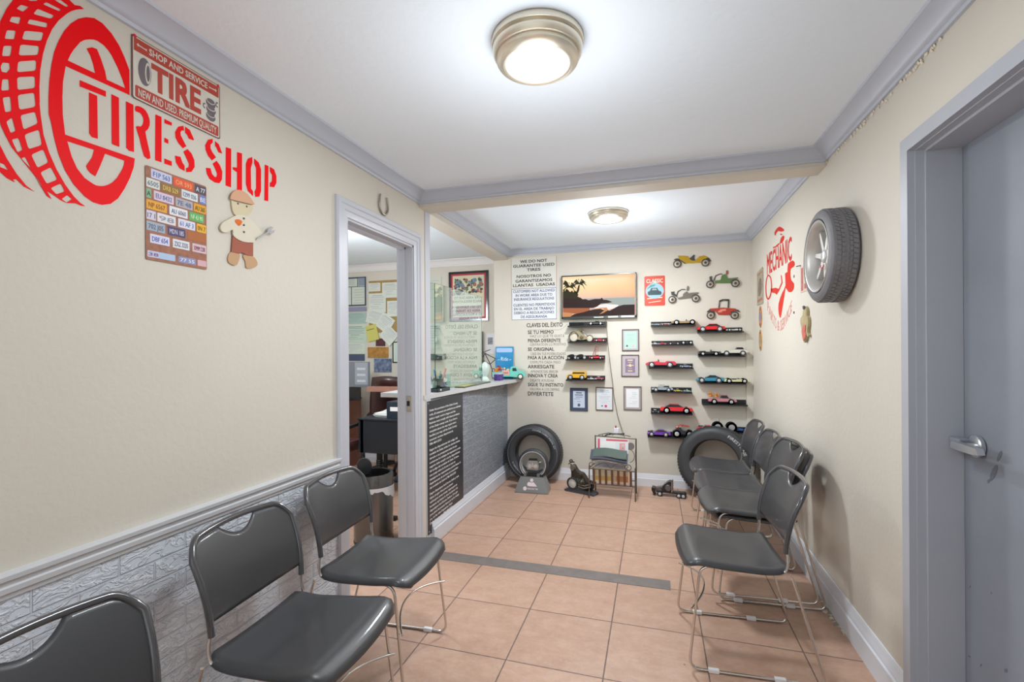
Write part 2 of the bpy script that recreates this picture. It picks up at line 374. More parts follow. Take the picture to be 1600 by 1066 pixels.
# crown mouldings
p_, h_ = .096, ZC - ZCB
def crown_prof(p, h): return [(0, 0), (.012, 0), (.016, h * .16), (.024, h * .2), (.03, h * .34), (p * .5, h * .62), (p * .78, h * .84), (p * .86, h * .86), (p * .9, h), (p, h), (p, h + .01), (0, h + .01)]
CP = crown_prof(p_, h_)
struct(MB().sweep(CP, (XL, FY, ZCB), (XL, YBM, ZCB), (1, 0, 0), m2=-1), 'trim_2', CROWN, 40)
struct(MB().sweep(CP, (XR, YBM, ZCB), (XR, FY, ZCB), (-1, 0, 0), m1=1), 'trim_3', CROWN, 40)
struct(MB().sweep(CP, (XL, YBM, ZCB), (XR, YBM, ZCB), (0, -1, 0), m1=1, m2=-1), 'trim_4', CROWN, 40)
CQ = crown_prof(.085, .065); zq = 2.43
struct(MB().sweep(CQ, (XL, YBM + .15, zq), (XL, YB, zq), (1, 0, 0), m2=-1), 'trim_5', CROWN, 40)
struct(MB().sweep(CQ, (XR, YBM + .15, zq), (XR, YB, zq), (-1, 0, 0), m2=-1), 'trim_6', CROWN, 40)
struct(MB().sweep(CQ, (XL, YB, zq), (XR, YB, zq), (0, -1, 0), m1=1, m2=-1), 'trim_7', CROWN, 40)
struct(MB().sweep(crown_prof(.08, .08), (-4.3, OY, 2.39), (XL - .15, OY, 2.39), (0, -1, 0)), 'trim_8', OFFW, 40)
# loose plaster where the right crown meets the beam
mb = MB()
for i in range(60):
    y = random.uniform(1.85, 2.96); t = random.random()
    c = Vector((XR - .002, y, ZCB - .004 - random.random() * .018)); a = random.uniform(.004, .012)
    mb.add([c + Vector((0, -a, random.uniform(-.006, .003))), c + Vector((0, a, random.uniform(-.006, .003))), c + Vector((-.006, 0, .012))], [(0, 1, 2)])
struct(mb, 'trim_9', mat('flaking_cream_paint', 'E6DDC8', .8))
# baseboards
def base_prof(h, t): return [(0, 0), (t, 0), (t, h * .62), (t * .72, h * .66), (t * .72, h * .74), (t * .5, h * .8), (t * .45, h * .9), (t * .2, h), (0, h)]
BW = mat('white_grey_baseboard', 'E2E4EA', .42, bump=.08, bscale=12)
struct(MB().sweep(base_prof(.16, .022), (XR, YB, 0), (XR, RD1 + .05, 0), (-1, 0, 0)), 'baseboard_right', mat('grey_white_baseboard', 'E2E6EE', .42, bump=.08, bscale=12), 35)
struct(MB().sweep(base_prof(.125, .018), (XL + .02, YB, 0), (XR, YB, 0), (0, -1, 0)), 'baseboard_back', BW, 35)
struct(MB().sweep(base_prof(.11, .02), (XL, FY, 0), (XL, DY0 - .085, 0), (1, 0, 0)), 'baseboard_left', BW, 35)
struct(MB().sweep(base_prof(.10, .02), (-4.3, OY, 0), (XL - WT, OY, 0), (0, -1, 0)), 'baseboard_office', BW, 35)
# wainscot and chair rail on the left wall
struct(MB().box((XL, FY, .1), (XL + .006, DY0 - .085, .79)), 'trim_10', FOIL)
rail = [(0, 0), (.012, 0), (.014, .012), (.02, .016), (.022, .03), (.018, .034), (.02, .045), (.028, .05), (.03, .062), (.0, .066)]
struct(MB().sweep(rail, (XL, FY, .786), (XL, DY0 - .085, .786), (1, 0, 0)), 'trim_11', mat('chair_rail_paint', 'D4D6DA', .4, bump=.08, bscale=12), 30)
# office doorway: lining, stop, casing
mb = MB()
for y0, y1 in ((DY0 - .003, DY0 + .012), (DY1 - .012, DY1 + .003)): mb.box((XL - WT - .005, y0, 0), (XL + .002, y1, DZ))
mb.box((XL - WT - .005, DY0, DZ - .012), (XL + .002, DY1, DZ + .003))
mb.box((XL - .09, DY0 + .012, 0), (XL - .05, DY0 + .024, DZ)); mb.box((XL - .09, DY1 - .024, 0), (XL - .05, DY1 - .012, DZ)); mb.box((XL - .09, DY0, DZ - .024), (XL - .05, DY1, DZ - .012))
W_ = .095
def casing(mb, x, s):
    prof = [(0, 0), (.010, 0), (.013, .012), (.013, .03), (.017, .036), (.017, .06), (.022, .066), (.022, .088), (.012, W_), (0, W_)]
    # (out, across): across runs away from the opening
    def leg(y, dirn, z1):
        vs = []
        for z, ext in ((0, 0), (z1, 1)):
            for o, a in prof: vs.append((x + s * o, y + dirn * a, z + (a if ext else 0)))
        k = len(prof); mb.add(vs, [(i, (i + 1) % k, k + (i + 1) % k, k + i) for i in range(k)] + [tuple(range(k)), tuple(range(k, 2 * k))])
    leg(DY0, -1, DZ); leg(DY1, 1, DZ)
    vs = []
    for y, d in ((DY0, -1), (DY1, 1)):
        for o, a in prof: vs.append((x + s * o, y + d * a, DZ + a))
    k = len(prof); mb.add(vs, [(i, (i + 1) % k, k + (i + 1) % k, k + i) for i in range(k)])
casing(mb, XL, 1)
struct(mb, 'door_frame_1', TRIMW, 25)
mb = MB(); mb.box((XL - .048, DY1 - .0135, .98), (XL - .012, DY1 - .011, 1.09), bev=.001); mb.box((XL - .045, DY1 - .0142, 1.02), (XL - .024, DY1 - .0132, 1.055), 1)
struct(mb, 'trim_12', [CHROME, BLACK])
# white corner board where the left wall ends at the counter
struct(MB().box((XL - WT - .004, YP, 0), (XL + .006, YP + .075, 2.39), bev=.003), 'trim_13', TRIMW)
# half wall under the counter, dark foil bricks
struct(MB().box((XL - WT, YP + .075, 0), (XL - .004, YB, 1.035)), 'wall_counter', WALL)
struct(MB().box((XL - .004, YP + .075, .12), (XL + .003, YB - .02, 1.035)), 'trim_14', FOILD)
struct(MB().sweep(base_prof(.155, .03), (XL, YP + .07, 0), (XL, YB, 0), (1, 0, 0)), 'baseboard_counter', mat('counter_baseboard_paint', 'D2D6DE', .38, bump=.1, bscale=10), 35)
mb = MB(); mb.box((XL + .0, YB - .02, .12), (XL + .008, YB - .002, 1.035)); struct(mb, 'trim_15', CROWN)
# worktop
n = 14; edge = [(XL + .006 + .15 * (i / n) ** 1.6, 3.0 + (YB - .004 - 3.0) * i / n) for i in range(n + 1)]
loop = edge + [(XL - .42, YB - .004), (XL - .42, YP + .09), (XL - .001, YP + .09), (XL - .001, 3.0)]
ct = MB().poly(loop, lambda x, y, d: (x, y, d), 1.045, 1.078).build('counter_worktop', mat('grey_speckled_laminate', 'C9CACB', .3, var=.05, vscale=60), kind='structure')
ct['kind'] = 'thing'; tag(ct, 'pale grey countertop with a bowed front edge on the brick half wall', 'countertop')
# dark transition strip let into the tiles
mb = MB(); mb.box((-1.52, 2.872, -.001), (.086, 2.985, .0022)); 
struct(mb, 'trim_16', mat('dark_grey_threshold_strip', '7E7672', .6, bump=.4, bscale=50, var=.12, vscale=14))
# cracked corner at the foot of the right wall
mb = MB()
for i in range(46):
    y = random.uniform(2.66, 2.98); x = XR - .022 - random.random() * .05 * (1 - abs(y - 2.82) / .17)
    a = random.uniform(.003, .009); mb.box((x - a, y - a, 0), (x + a, y + a, random.uniform(.002, .006)), mi=random.randint(0, 1))
o = mb.build('rubble', [mat('broken_mortar', 'A89C8A', .9), mat('pale_grit', 'D8CDB8', .9)], kind='stuff'); tag(o, 'crumbled mortar along the foot of the right wall', 'debris')

# ------------------------------------------------------------------ grey steel door in the right wall
mb = MB(); fx = XR
def fr(mb, y0, y1, z1, x0, x1):            # three sides of a rectangular ring
    mb.box((x0, y0[0], 0), (x1, y0[1], z1[0])); mb.box((x0, y1[0], 0), (x1, y1[1], z1[0])); mb.box((x0, y0[0], z1[0]), (x1, y1[1], z1[1]))
fr(mb, (RD0 - .05, RD0), (RD1, RD1 + .05), (RDZ, RDZ + .052), XR - .014, XR + .04)
fr(mb, (RD0 - .02, RD0 + .012), (RD1 - .012, RD1 + .02), (RDZ - .012, RDZ + .02), XR + .038, XR + .145)
fr(mb, (RD0 - .02, RD0 + .003), (RD1 - .003, RD1 + .02), (RDZ - .003, RDZ + .02), XR + .01, XR + .04)
mb.box((XR + .038, RD0, 0), (XR + .16, RD1, .008))
for y, z in ((RD1 - .0125, 1.995), (RD1 - .0125, 2.06)):
    mb.lathe([(0, -.001), (.005, -.001), (.005, .001), (0, .001)], 12, (XR + .085, y, z), 'y')
struct(mb, 'door_frame_2', FRAMEP)
dx = XR + .146
dr = MB().box((dx, RD0 - .015, .006), (dx + .045, RD1 + .01, RDZ + .01)).build('door_1', DOORP, kind='structure')
struct(MB().box((dx + .05, RD0 - .06, 0), (dx + .09, RD1 + .06, 2.3)), 'wall_behind_door', BLACK)
mb = MB(); hy, hz = 1.975, 1.062
mb.lathe([(0, dx - .004), (.036, dx - .004), (.037, dx - .016), (.03, dx - .02), (0, dx - .02)], 32, (0, hy, hz), 'x')
mb.lathe([(.011, dx - .06), (.011, dx - .018)], 16, (0, hy, hz), 'x')
lever = [(-.018, -.009), (-.014, .012), (.01, .014), (.118, .012), (.128, -.006), (.1, -.011), (.01, -.012)]
mb.poly(lever, frame3((dx - .075, hy, hz), (0, -1, 0), (0, 0, 1), (1, 0, 0)), 0, .02)
h = mb.build('door_handle', mat('brushed_chrome_lever', 'D8D9DC', .28, .9), dr, smooth=35)
mb = MB(); mb.box((XR + .10, RD1 - .075, hz - .016), (XR + .135, RD1 - .013, hz + .018), bev=.003)
mb.build('latch_guard', mat('grey_painted_latch', '8C929C', .45), dr)
# scuffs are paint wear with their own outline
mb = MB()
for (u, v, a, b_) in ((1562, 713, .008, .02), (1553, 739, .012, .03), (1545, 752, .006, .008), (1516, 917, .002, .006), (1549, 927, .003, .004), (1515, 1026, .006, .003), (1533, 1040, .003, .008), (1572, 1048, .006, .008)):
    p = on(u, v, 0, dx); mb.poly([(x + y * .5, y) for x, y in circ(0, 0, a, b_, 9)], frame3(p, (0, -1, 0), (0, 0, 1), (-1, 0, 0)), .0003, .0008)
mb.build('scuff', mat('worn_dark_paint', '6A7079', .6), dr)

# ------------------------------------------------------------------ ceiling lamps
def ceiling_lamp(loc, label):
    t = thing('ceiling_lamp', label, 'ceiling lamp', loc, 0, 'flush ceiling lamps')
    pr = [(.02, 0), (.168, 0), (.170, -.008), (.168, -.020), (.160, -.024), (.162, -.030), (.166, -.034), (.164, -.048), (.158, -.056), (.150, -.058), (.150, -.066), (.152, -.072), (.146, -.080), (.126, -.088), (.119, -.086), (.117, -.080), (.1, -.07), (.02, -.06)]
    MB().lathe(pr, 64).build('metal_ring', NICKEL, t, smooth=35)
    MB().lathe([(.119, -.078), (.112, -.084), (.08, -.089), (.04, -.092), (0, -.093)], 48).build('glass_diffuser', LAMPG, t, smooth=60)
    return t
l0 = ceiling_lamp(LAMPS[0], 'large round brushed nickel flush lamp on the ceiling nearest the viewer')
l0.scale = (.94, .94, 1)
l1 = ceiling_lamp(LAMPS[1], 'round nickel flush lamp on the ceiling beyond the beam'); l1.scale = (.94, .94, .7)
# office lamp: two rings and an opal bowl
t = thing('ceiling_lamp', 'two-ringed flush lamp on the office ceiling, seen through the doorway', 'ceiling lamp', LAMPS[2])
mb = MB(); mb.lathe([(.0, 0), (.16, 0), (.165, -.01), (.16, -.02), (0, -.02)], 40); mb.lathe([(.15, -.075), (.165, -.075), (.168, -.085), (.16, -.095), (.148, -.09)], 40, closed=True); mb.build('metal_ring', NICKEL, t, smooth=40)
mb = MB(); mb.lathe([(.15, -.02), (.15, -.075)], 40); mb.lathe([(.148, -.082), (.13, -.1), (.08, -.115), (0, -.12)], 40); mb.build('glass_bowl', LAMPG, t, smooth=60)

# ------------------------------------------------------------------ stacking chairs
def chair_parts():
    t = thing('stacking_chair', '', 'chair', (0, 0, 0), 0, 'charcoal plastic stacking chairs with chrome wire frames')
    # local axes: +y is the front, x across
    # seat shell
    nx, ny = 22, 20; vs = []
    for j in range(ny + 1):
        f = j / ny; y = -.205 + .43 * f
        hw = .222 + .016 * math.sin(min(1, f * 1.15) * PI / 2)
        if f > .86: hw -= .05 * ((f - .86) / .14) ** 2.4
        if f < .1: hw -= .018 * ((.1 - f) / .1) ** 2
        z = .455 + .026 * f + .020 * max(0, (.28 - f) / .28) ** 2 + .004 * math.exp(-((f - .8) / .12) ** 2)
        if f > .84: z -= .042 * ((f - .84) / .16) ** 1.8
        for i in range(nx + 1):
            s = i / nx * 2 - 1; x = s * hw
            zz = z - .010 * (1 - s * s) * (1 - .3 * f) - .017 * max(0, (abs(s) - .90) / .10) ** 1.2 * (1 - .7 * max(0, f - .84) / .16)
            vs.append((x, y - .012 * (s * s) * (f > .8) * (f - .8) * 5 , zz))
    W = nx + 1; fs = [(j * W + i, j * W + i + 1, (j + 1) * W + i + 1, (j + 1) * W + i) for j in range(ny) for i in range(nx)]
    seat = MB().add(vs, fs).build('seat', PLASTIC, t, smooth=60)
    md = seat.modifiers.new('s', 'SOLIDIFY'); md.thickness = .009; md.offset = -1
    # backrest
    def lean(z): 
        q = (z - .53) / .29
        return -.215 - .058 * q - .034 * q * q + .012 * math.sin(q * PI)
    def wid(z):
        q = (z - .53) / .29; return .205 + .017 * q
    def bp3(x, z): return Vector((x, lean(z) + .55 * x * x, z))
    ztop = .815
    def top(s):           # height of the panel edge at s in -1..1
        a = abs(s)
        return ztop - .012 * a * a - (.052 * ((a - .72) / .28) ** 2.2 if a > .72 else 0)
    N, Mv = 44, 14; vs = []
    for j in range(Mv + 1):
        for i in range(N + 1):
            s = i / N * 2 - 1; zt = top(s)
            if abs(s) < .36: zt -= .043 * max(0, 1 - abs(s / .36) ** 2.1) + .002
            zb = .570 - .014 * (1 - s * s)
            z = zb + (zt - zb) * j / Mv; vs.append(bp3(s * wid(z), z))
    W = N + 1; fs = [(j * W + i, j * W + i + 1, (j + 1) * W + i + 1, (j + 1) * W + i) for j in range(Mv) for i in range(N)]
    back = MB().add(vs, fs).build('backrest', PLASTIC, t, smooth=60)
    md = back.modifiers.new('s', 'SOLIDIFY'); md.thickness = .006; md.offset = 0
    pts = []
    for k in range(9):
        z = .530 + (.755 - .530) * k / 8; pts.append(bp3(-wid(z) * 1.0, z))
    arcs = [(-1 + 2 * k / 40) for k in range(41)]
    for s in arcs:
        z = top(s)
        if z > .76: pts.append(bp3(s * wid(z), z + .002))
    right = [Vector((-p.x, p.y, p.z)) for p in pts[:9]][::-1]
    pts += right
    MB().tube(pts, .0105, 10).build('back_rim', RIMP, t, smooth=60)
    # wire frame, one closed-looking rod per side
    for sx in (-1, 1):
        p = [bp3(-wid(.55) * -sx, .55), (sx * .214, -.198, .49), (sx * .212, -.185, .442), (sx * .216, .15, .452), (sx * .222, .178, .43), (sx * .232, .20, .0075), (sx * .232, -.335, .0075), (sx * .222, -.21, .442)]
        q = arc_pts([p[0], p[1], p[2], p[3]], .03) ; q2 = arc_pts([p[2], p[3], p[5], p[6], p[7]], .05, 7)
        MB().tube(q[:-1] + q2[1:], .0058, 8).build('frame_rod', CHROME, t, smooth=60)
        for yy in (.10, -.16): MB().box((sx * .232 - .009, yy - .022, .0008), (sx * .232 + .009, yy + .022, .018), bev=.003).build('glide', CLEAR, t)
    # bowed front stretcher and two under-seat rods
    pts = [(x, .19 - .085 * (1 - (x / .226) ** 2), .26 + .03 * (1 - (x / .226) ** 2)) for x in [-.226 + .452 * k / 16 for k in range(17)]]
    mb = MB().tube(pts, .0045, 8); mb.build('front_stretcher', CHROME, t, smooth=60)
    for y, z in ((-.14, .438), (.11, .446)): MB().tube([(-.208, y, z + .008), (-.15, y, z), (.15, y, z), (.208, y, z + .008)], .0048, 8).build('seat_support', CHROME, t, smooth=60)
    for sx in (-1, 1): MB().box((sx * .16 - .012, -.15, .431), (sx * .16 + .012, -.12, .445), bev=.002).build('ganging_clip', BLACK, t)
    return t
CH = chair_parts()
def chair(loc, rz, label, first=[True]):
    if first[0]:
        first[0] = False; CH.location = loc; CH.rotation_euler = (0, 0, rz); CH['label'] = label; return CH
    return dup(CH, loc, rz, label)
# left row faces +x (rz = -90 deg), right row faces -x (rz = +90 deg)
chair((-.97, .655, 0), -PI / 2 + .04, 'charcoal plastic chair nearest the viewer at the lower left, cut off by the frame')
chair((-1.115, 1.325, 0), -PI / 2 + .06, 'charcoal chair in the middle of the left row against the silver brick wainscot')
chair((-1.17, 1.885, 0), -PI / 2 + .06, 'charcoal chair at the far end of the left row, beside the office doorway')
chair((.325, 2.43, 0), PI / 2 + .06, 'charcoal chair nearest the viewer in the right row')
chair((.525, 3.08, 0), PI / 2 + .05, 'lower of the two nested charcoal chairs behind the front right chair')
chair((.485, 3.06, .035), PI / 2 + .05, 'upper of the two nested charcoal chairs behind the front right chair')
chair((.50, 3.62, 0), PI / 2, 'charcoal chair in the right row, second from the back wall')
chair((.50, 4.10, 0), PI / 2, 'charcoal chair in the right row, closest to the back wall and the loose tyre')

# ================================================================== things on the left wall
def zc(x0, y0, sc): return lambda x, y: (x0 + x / sc, y0 + y / sc)
def onplane(kind, conv):
    """outline read off the photograph -> coordinates in the wall plane (along, up)"""
    def f(pts):
        out = []
        for x, y in pts:
            u, v = conv(x, y); p = {'L': PL, 'R': PR, 'B': PB, 'O': PO}[kind](u, v)
            out.append((p.y, p.z) if kind in 'LR' else (p.x, p.z))
        return out
    return f
fL = lambda x, y, d=0: (XL + .0006 + d, x, y)
fR = lambda x, y, d=0: (XR - .0006 - d, x, y)
fB = lambda x, y, d=0: (x, YB - .0006 - d, y)
A = onplane('L', zc(0, 0, 5.9227)); B_ = onplane('L', zc(0, 160, 5.9227)); Cc = onplane('L', zc(200, 140, 5.6125))
def smooth(p, n=4):
    k = len(p); out = []
    for i in range(k):
        p0, p1, p2, p3 = p[i - 1], p[i], p[(i + 1) % k], p[(i + 2) % k]
        a = math.hypot(p1[0] - p0[0], p1[1] - p0[1]); b = math.hypot(p2[0] - p1[0], p2[1] - p1[1])
        for j in range(n):
            t = j / n
            out.append(tuple(.5 * (2 * p1[c] + (p2[c] - p0[c]) * t + (2 * p0[c] - 5 * p1[c] + 4 * p2[c] - p3[c]) * t * t + (3 * p1[c] - p0[c] - 3 * p2[c] + p3[c]) * t ** 3) for c in (0, 1)))
    return out
def soft(p, r=.18):          # rounded corners for the small tread blocks
    k = len(p); out = []
    for i in range(k):
        a, b, c = p[i - 1], p[i], p[(i + 1) % k]
        q0 = (b[0] + (a[0] - b[0]) * r, b[1] + (a[1] - b[1]) * r); q1 = (b[0] + (c[0] - b[0]) * r, b[1] + (c[1] - b[1]) * r)
        for t in (0, .33, .67, 1): out.append(tuple(q0[m] * (1 - t) ** 2 + b[m] * 2 * t * (1 - t) + q1[m] * t * t for m in (0, 1)))
    return out
dec = thing('wall_decal', 'big red tyre graphic with stencilled TIRES SHOP lettering on the left wall', 'wall decal', (0, 0, 0))
ring = A([(1197, 880), (1195, 650), (1150, 530), (1100, 420), (1030, 310), (945, 215), (870, 168), (795, 160), (720, 175), (650, 220), (590, 290), (540, 380), (500, 480), (475, 600), (455, 750), (448, 900), (450, 1060)]) + \
    B_([(470, 180), (500, 330), (540, 480), (600, 630), (680, 760), (780, 870), (860, 925), (940, 950), (1020, 940), (1090, 890), (1150, 800), (1200, 700), (1235, 600), (1245, 523), (1245, 520), (600, 298)]) + A([(578, 1060), (575, 900), (580, 760), (605, 612)])
h1 = A([(625, 560), (650, 505), (680, 460), (740, 390), (780, 370), (820, 365), (865, 367), (900, 378), (960, 420), (1000, 465), (1030, 510), (1090, 630), (1130, 730), (1158, 818), (985, 738), (970, 660), (930, 540), (895, 455), (850, 438), (800, 450), (835, 515), (860, 590), (880, 680)])
h2 = B_([(620, 360), (870, 440), (850, 510), (795, 590), (810, 625), (835, 655), (880, 685), (920, 600), (970, 475), (1150, 540), (1145, 580), (1130, 620), (1080, 700), (1040, 740), (1000, 762), (965, 773), (930, 775), (890, 770), (860, 755), (780, 700), (710, 610), (660, 500)])
tread = A([(775, 85), (735, 86), (700, 90), (655, 105), (620, 125), (540, 190), (480, 270), (430, 380), (395, 500), (370, 650), (362, 800), (365, 950)]) + B_([(362, 0), (375, 130), (400, 300), (450, 460), (520, 620), (600, 760), (680, 870), (740, 930), (788, 962), (745, 955), (700, 935), (620, 932), (560, 905), (480, 850), (428, 818), (475, 895), (430, 865), (385, 790), (320, 680), (200, 530), (110, 420), (50, 310), (5, 210), (-18, 100)]) + A([(-34, 800), (-32, 600), (-20, 400), (0, 200), (60, 80), (120, 0), (200, -100), (330, -160), (450, -150), (560, -80), (640, 0), (690, 48), (740, 55)])
hA = [[(150, 80), (190, 45), (265, 65), (210, 110)], [(85, 200), (105, 155), (190, 160), (175, 225)], [(40, 360), (60, 280), (145, 285), (130, 365)], [(15, 520), (30, 425), (110, 425), (95, 520)], [(3, 620), (20, 580), (85, 585), (90, 640), (60, 675), (12, 665)], [(8, 840), (18, 735), (80, 735), (85, 835)], [(20, 905), (95, 895), (105, 1030), (45, 1040)], [(395, 40), (425, 20), (565, 90), (545, 105)], [(305, 130), (345, 80), (500, 145), (470, 175)], [(250, 220), (270, 178), (438, 215), (430, 258)], [(200, 365), (225, 285), (402, 300), (380, 380)], [(170, 515), (185, 412), (362, 428), (350, 510)], [(155, 670), (165, 570), (335, 558), (330, 655)], [(160, 835), (155, 715), (323, 708), (323, 815)], [(160, 880), (318, 858), (328, 990), (175, 1018)], [(500, 0), (560, 0), (632, 55), (610, 65)], [(240, -10), (330, -20), (345, 8), (280, 10)]]
hB = [[(55, 180), (110, 140), (145, 265), (95, 285)], [(105, 345), (170, 330), (208, 440), (160, 465)], [(193, 518), (232, 505), (290, 618)], [(185, 120), (325, 88), (350, 195), (215, 255)], [(222, 300), (360, 252), (388, 395), (262, 435)], [(285, 485), (400, 435), (448, 555), (345, 608)], [(370, 650), (470, 600), (530, 715), (430, 755)], [(465, 795), (560, 750), (598, 825), (520, 852)], [(568, 895), (620, 858), (665, 895), (615, 928)], [(322, 674), (350, 710), (386, 775), (372, 776)]]
mb = MB(); flat(mb, shape2d([ring, h1, h2]), fL); mb.build('tyre_sidewall', RED, dec)
mb = MB(); flat(mb, shape2d([tread] + [soft(A(q)) for q in hA] + [soft(B_(q)) for q in hB]), fL); mb.build('tyre_tread', RED, dec)
mb = MB(); flat(mb, shape2d([B_([(-30, 330), (0, 400), (60, 520), (150, 660), (240, 770), (315, 825), (220, 780), (150, 712), (118, 715), (135, 740), (60, 700), (0, 645), (-40, 600)]), B_([(-15, 555), (40, 575), (75, 628), (0, 600)])]), fL); mb.build('second_tyre_edge', RED, dec)
TT = [[A([(737, 742), (978, 845), (978, 897), (737, 800)]), A([(823, 855), (897, 888)]) + B_([(903, 338), (850, 323), (825, 290)])],
      [A([(1030, 872), (1098, 905)]) + B_([(1102, 412), (1042, 390), (1033, 378)])],
      [A([(1165, 938), (1232, 970)]) + B_([(1238, 460), (1192, 448), (1167, 420)]), smooth(Cc([(65, 145), (110, 152), (155, 187), (185, 255), (187, 315), (165, 358), (150, 372), (172, 480), (195, 603), (140, 585), (100, 430), (68, 325), (108, 325), (130, 300), (132, 250), (105, 205), (65, 190)]), 2)],
      [Cc([(240, 218), (292, 240), (292, 638), (237, 620)]), Cc([(318, 258), (382, 290), (382, 318), (318, 295)]), Cc([(318, 422), (352, 440), (352, 475), (318, 462)]), Cc([(318, 605), (382, 630), (382, 670), (318, 650)])],
      [Cc([(485, 318), (440, 325), (412, 370), (415, 420), (440, 470), (480, 515), (510, 498), (480, 440), (460, 400), (458, 375), (470, 358), (490, 362)]), Cc([(500, 325), (540, 355), (578, 440), (572, 445), (530, 430), (520, 400), (500, 380)]), Cc([(520, 522), (555, 560), (580, 620), (582, 680), (555, 722), (510, 725), (508, 690), (530, 680), (532, 650), (510, 600), (485, 545)]), Cc([(410, 580), (458, 590), (475, 640), (495, 670), (495, 715), (450, 690), (420, 640)])],
      [Cc([(740, 432), (700, 440), (675, 490), (680, 530), (700, 580), (735, 622), (770, 595), (735, 545), (722, 515), (722, 485), (735, 470), (742, 470)]), Cc([(762, 452), (795, 480), (825, 562), (790, 550), (775, 510), (762, 495)]), Cc([(775, 625), (805, 665), (825, 720), (822, 790), (800, 822), (760, 815), (715, 785), (690, 740), (682, 686), (722, 690), (735, 740), (760, 768), (775, 765), (780, 740), (765, 700), (742, 650)])],
      [Cc([(857, 505), (903, 520), (902, 858), (855, 842)]), Cc([(918, 680), (955, 685), (955, 548), (998, 560), (998, 892), (955, 880), (955, 725), (918, 700)])],
      [Cc([(1088, 592), (1050, 605), (1032, 650), (1032, 830), (1050, 890), (1095, 935), (1095, 892), (1078, 870), (1075, 690), (1090, 640)]), Cc([(1105, 605), (1145, 640), (1165, 700), (1165, 890), (1150, 940), (1115, 942), (1108, 895), (1122, 870), (1122, 690), (1105, 650)])],
      [Cc([(1198, 658), (1230, 670), (1228, 980), (1195, 972)]), Cc([(1243, 678), (1280, 700), (1300, 760), (1300, 820), (1280, 858), (1243, 852), (1243, 818), (1260, 805), (1262, 750), (1243, 720)])]]
for q in TT:
    mb = MB()
    for lp in q: flat(mb, shape2d([lp]), fL)
    mb.build('letter', RED, dec)

def norm3(p0, w, h, kind, off=.001):
    """unit square -> rectangle w x h on a wall, lower left corner p0"""
    d = {'L': (0, 1, 0), 'R': (0, -1, 0), 'B': (1, 0, 0), 'O': (1, 0, 0)}[kind]; n_ = {'L': (1, 0, 0), 'R': (-1, 0, 0), 'B': (0, -1, 0), 'O': (0, -1, 0)}[kind]
    d, n_ = Vector(d), Vector(n_); p0 = Vector(p0)
    return lambda x, y, k=0: p0 + d * (x * w) + Vector((0, 0, 1)) * (y * h) + n_ * (k + off)
def plate(mb, f3, x0, y0, x1, y1, t0, t1, mi=0, r=0):
    lp = rrect(x0, y0, x1, y1, r) if r else [(x0, y0), (x1, y0), (x1, y1), (x0, y1)]
    mb.poly(lp, f3, t0, t1, mi)

# vintage tin sign
SIGNC = mat('aged_cream_tin', 'D9D4C8', .45, var=.05, vscale=30); SIGNR = mat('brick_red_ink', 'B8402F', .45, var=.06, vscale=40); SIGNG = mat('grey_ink', '6E666B', .5)
p0 = PL(205, 152); w_, h_s = .312, .200
t = thing('tin_sign', 'red and cream tin sign reading SHOP AND SERVICE TIRE, under the left crown', 'sign', p0)
f3 = norm3((0, 0, 0), w_, h_s, 'L', .002)
mb = MB(); plate(mb, f3, 0, 0, 1, 1, 0, .0012, 0, .03); mb.build('plate', [mat('dark_rusty_edge', '6D4A44', .6)], t)
mb = MB(); plate(mb, f3, .012, .015, .988, .985, .0012, .0016, 0, .03); mb.build('face', SIGNC, t)
mb = MB(); plate(mb, f3, .02, .76, .98, .965, .0016, .0020, 0); mb.build('printed_band', SIGNR, t); mb = MB(); plate(mb, f3, .03, .035, .975, .225, .0016, .002, 0, .02); mb.build('printed_band', SIGNR, t)
mb = MB(); text(mb, 'TIRE', .2, .30, .40, .54, f3=lambda x, y, d=0: f3(x, y, .0017 + d), bold=.035, dep=.0004); mb.build('lettering', SIGNR, t)
mb = MB(); g3 = lambda x, y, d=0: f3(x, y, .0021 + d)
text(mb, 'SHOP AND SERVICE', .17, .815, .105, .66, f3=g3, bold=.02, dep=.0003); mb.build('lettering', SIGNC, t); mb = MB(); text(mb, 'NEW AND USED. PREMIUM QUALITY', .06, .07, .12, .885, f3=g3, bold=.012, dep=.0003)
for x0, s in ((.045, 1), (.955, -1)):
    mb.poly([(x0, .87), (x0 + s * .018, .90), (x0 + s * .02, .88), (x0 + s * .085, .87), (x0 + s * .1, .885), (x0 + s * .1, .845), (x0 + s * .085, .855), (x0 + s * .02, .86), (x0 + s * .018, .84)], g3, 0, .0003)
mb.build('lettering', SIGNC, t)
mb = MB(); g3 = lambda x, y, d=0: f3(x, y, .0017 + d)
mb.poly(circ(.125, .5, .065, .22, 28), g3, 0, .0004, 0); mb.poly(circ(.155, .5, .028, .17, 24), g3, .0004, .0007, 1); mb.poly(circ(.157, .5, .018, .13, 24), g3, .0007, .001, 0)
for k in range(3): mb.poly(circ(.875 + .004 * (k % 2), .34 + .12 * k, .062, .085, 24), g3, 0, .0004 + .0002 * k, 0); mb.poly(circ(.875 + .004 * (k % 2), .375 + .12 * k, .055, .05, 24), g3, .0004, .0006 + .0002 * k, 1); mb.poly(circ(.875 + .004 * (k % 2), .38 + .12 * k, .05, .042, 24), g3, .0006, .0007 + .0002 * k, 0)
for cx, cy in ((.795, .48), (.96, .62)):
    lp = [(cx + .022 * math.cos(a), cy + .05 * math.sin(a)) for a in [k / 10 * 4.2 + 1 for k in range(11)]] + [(cx + .01 * math.cos(a), cy + .025 * math.sin(a)) for a in [(10 - k) / 10 * 4.2 + 1 for k in range(11)]]
    mb.poly(lp, g3, 0, .0005)
mb.build('printed_tyres', [SIGNG, SIGNC], t)
mb = MB(); 
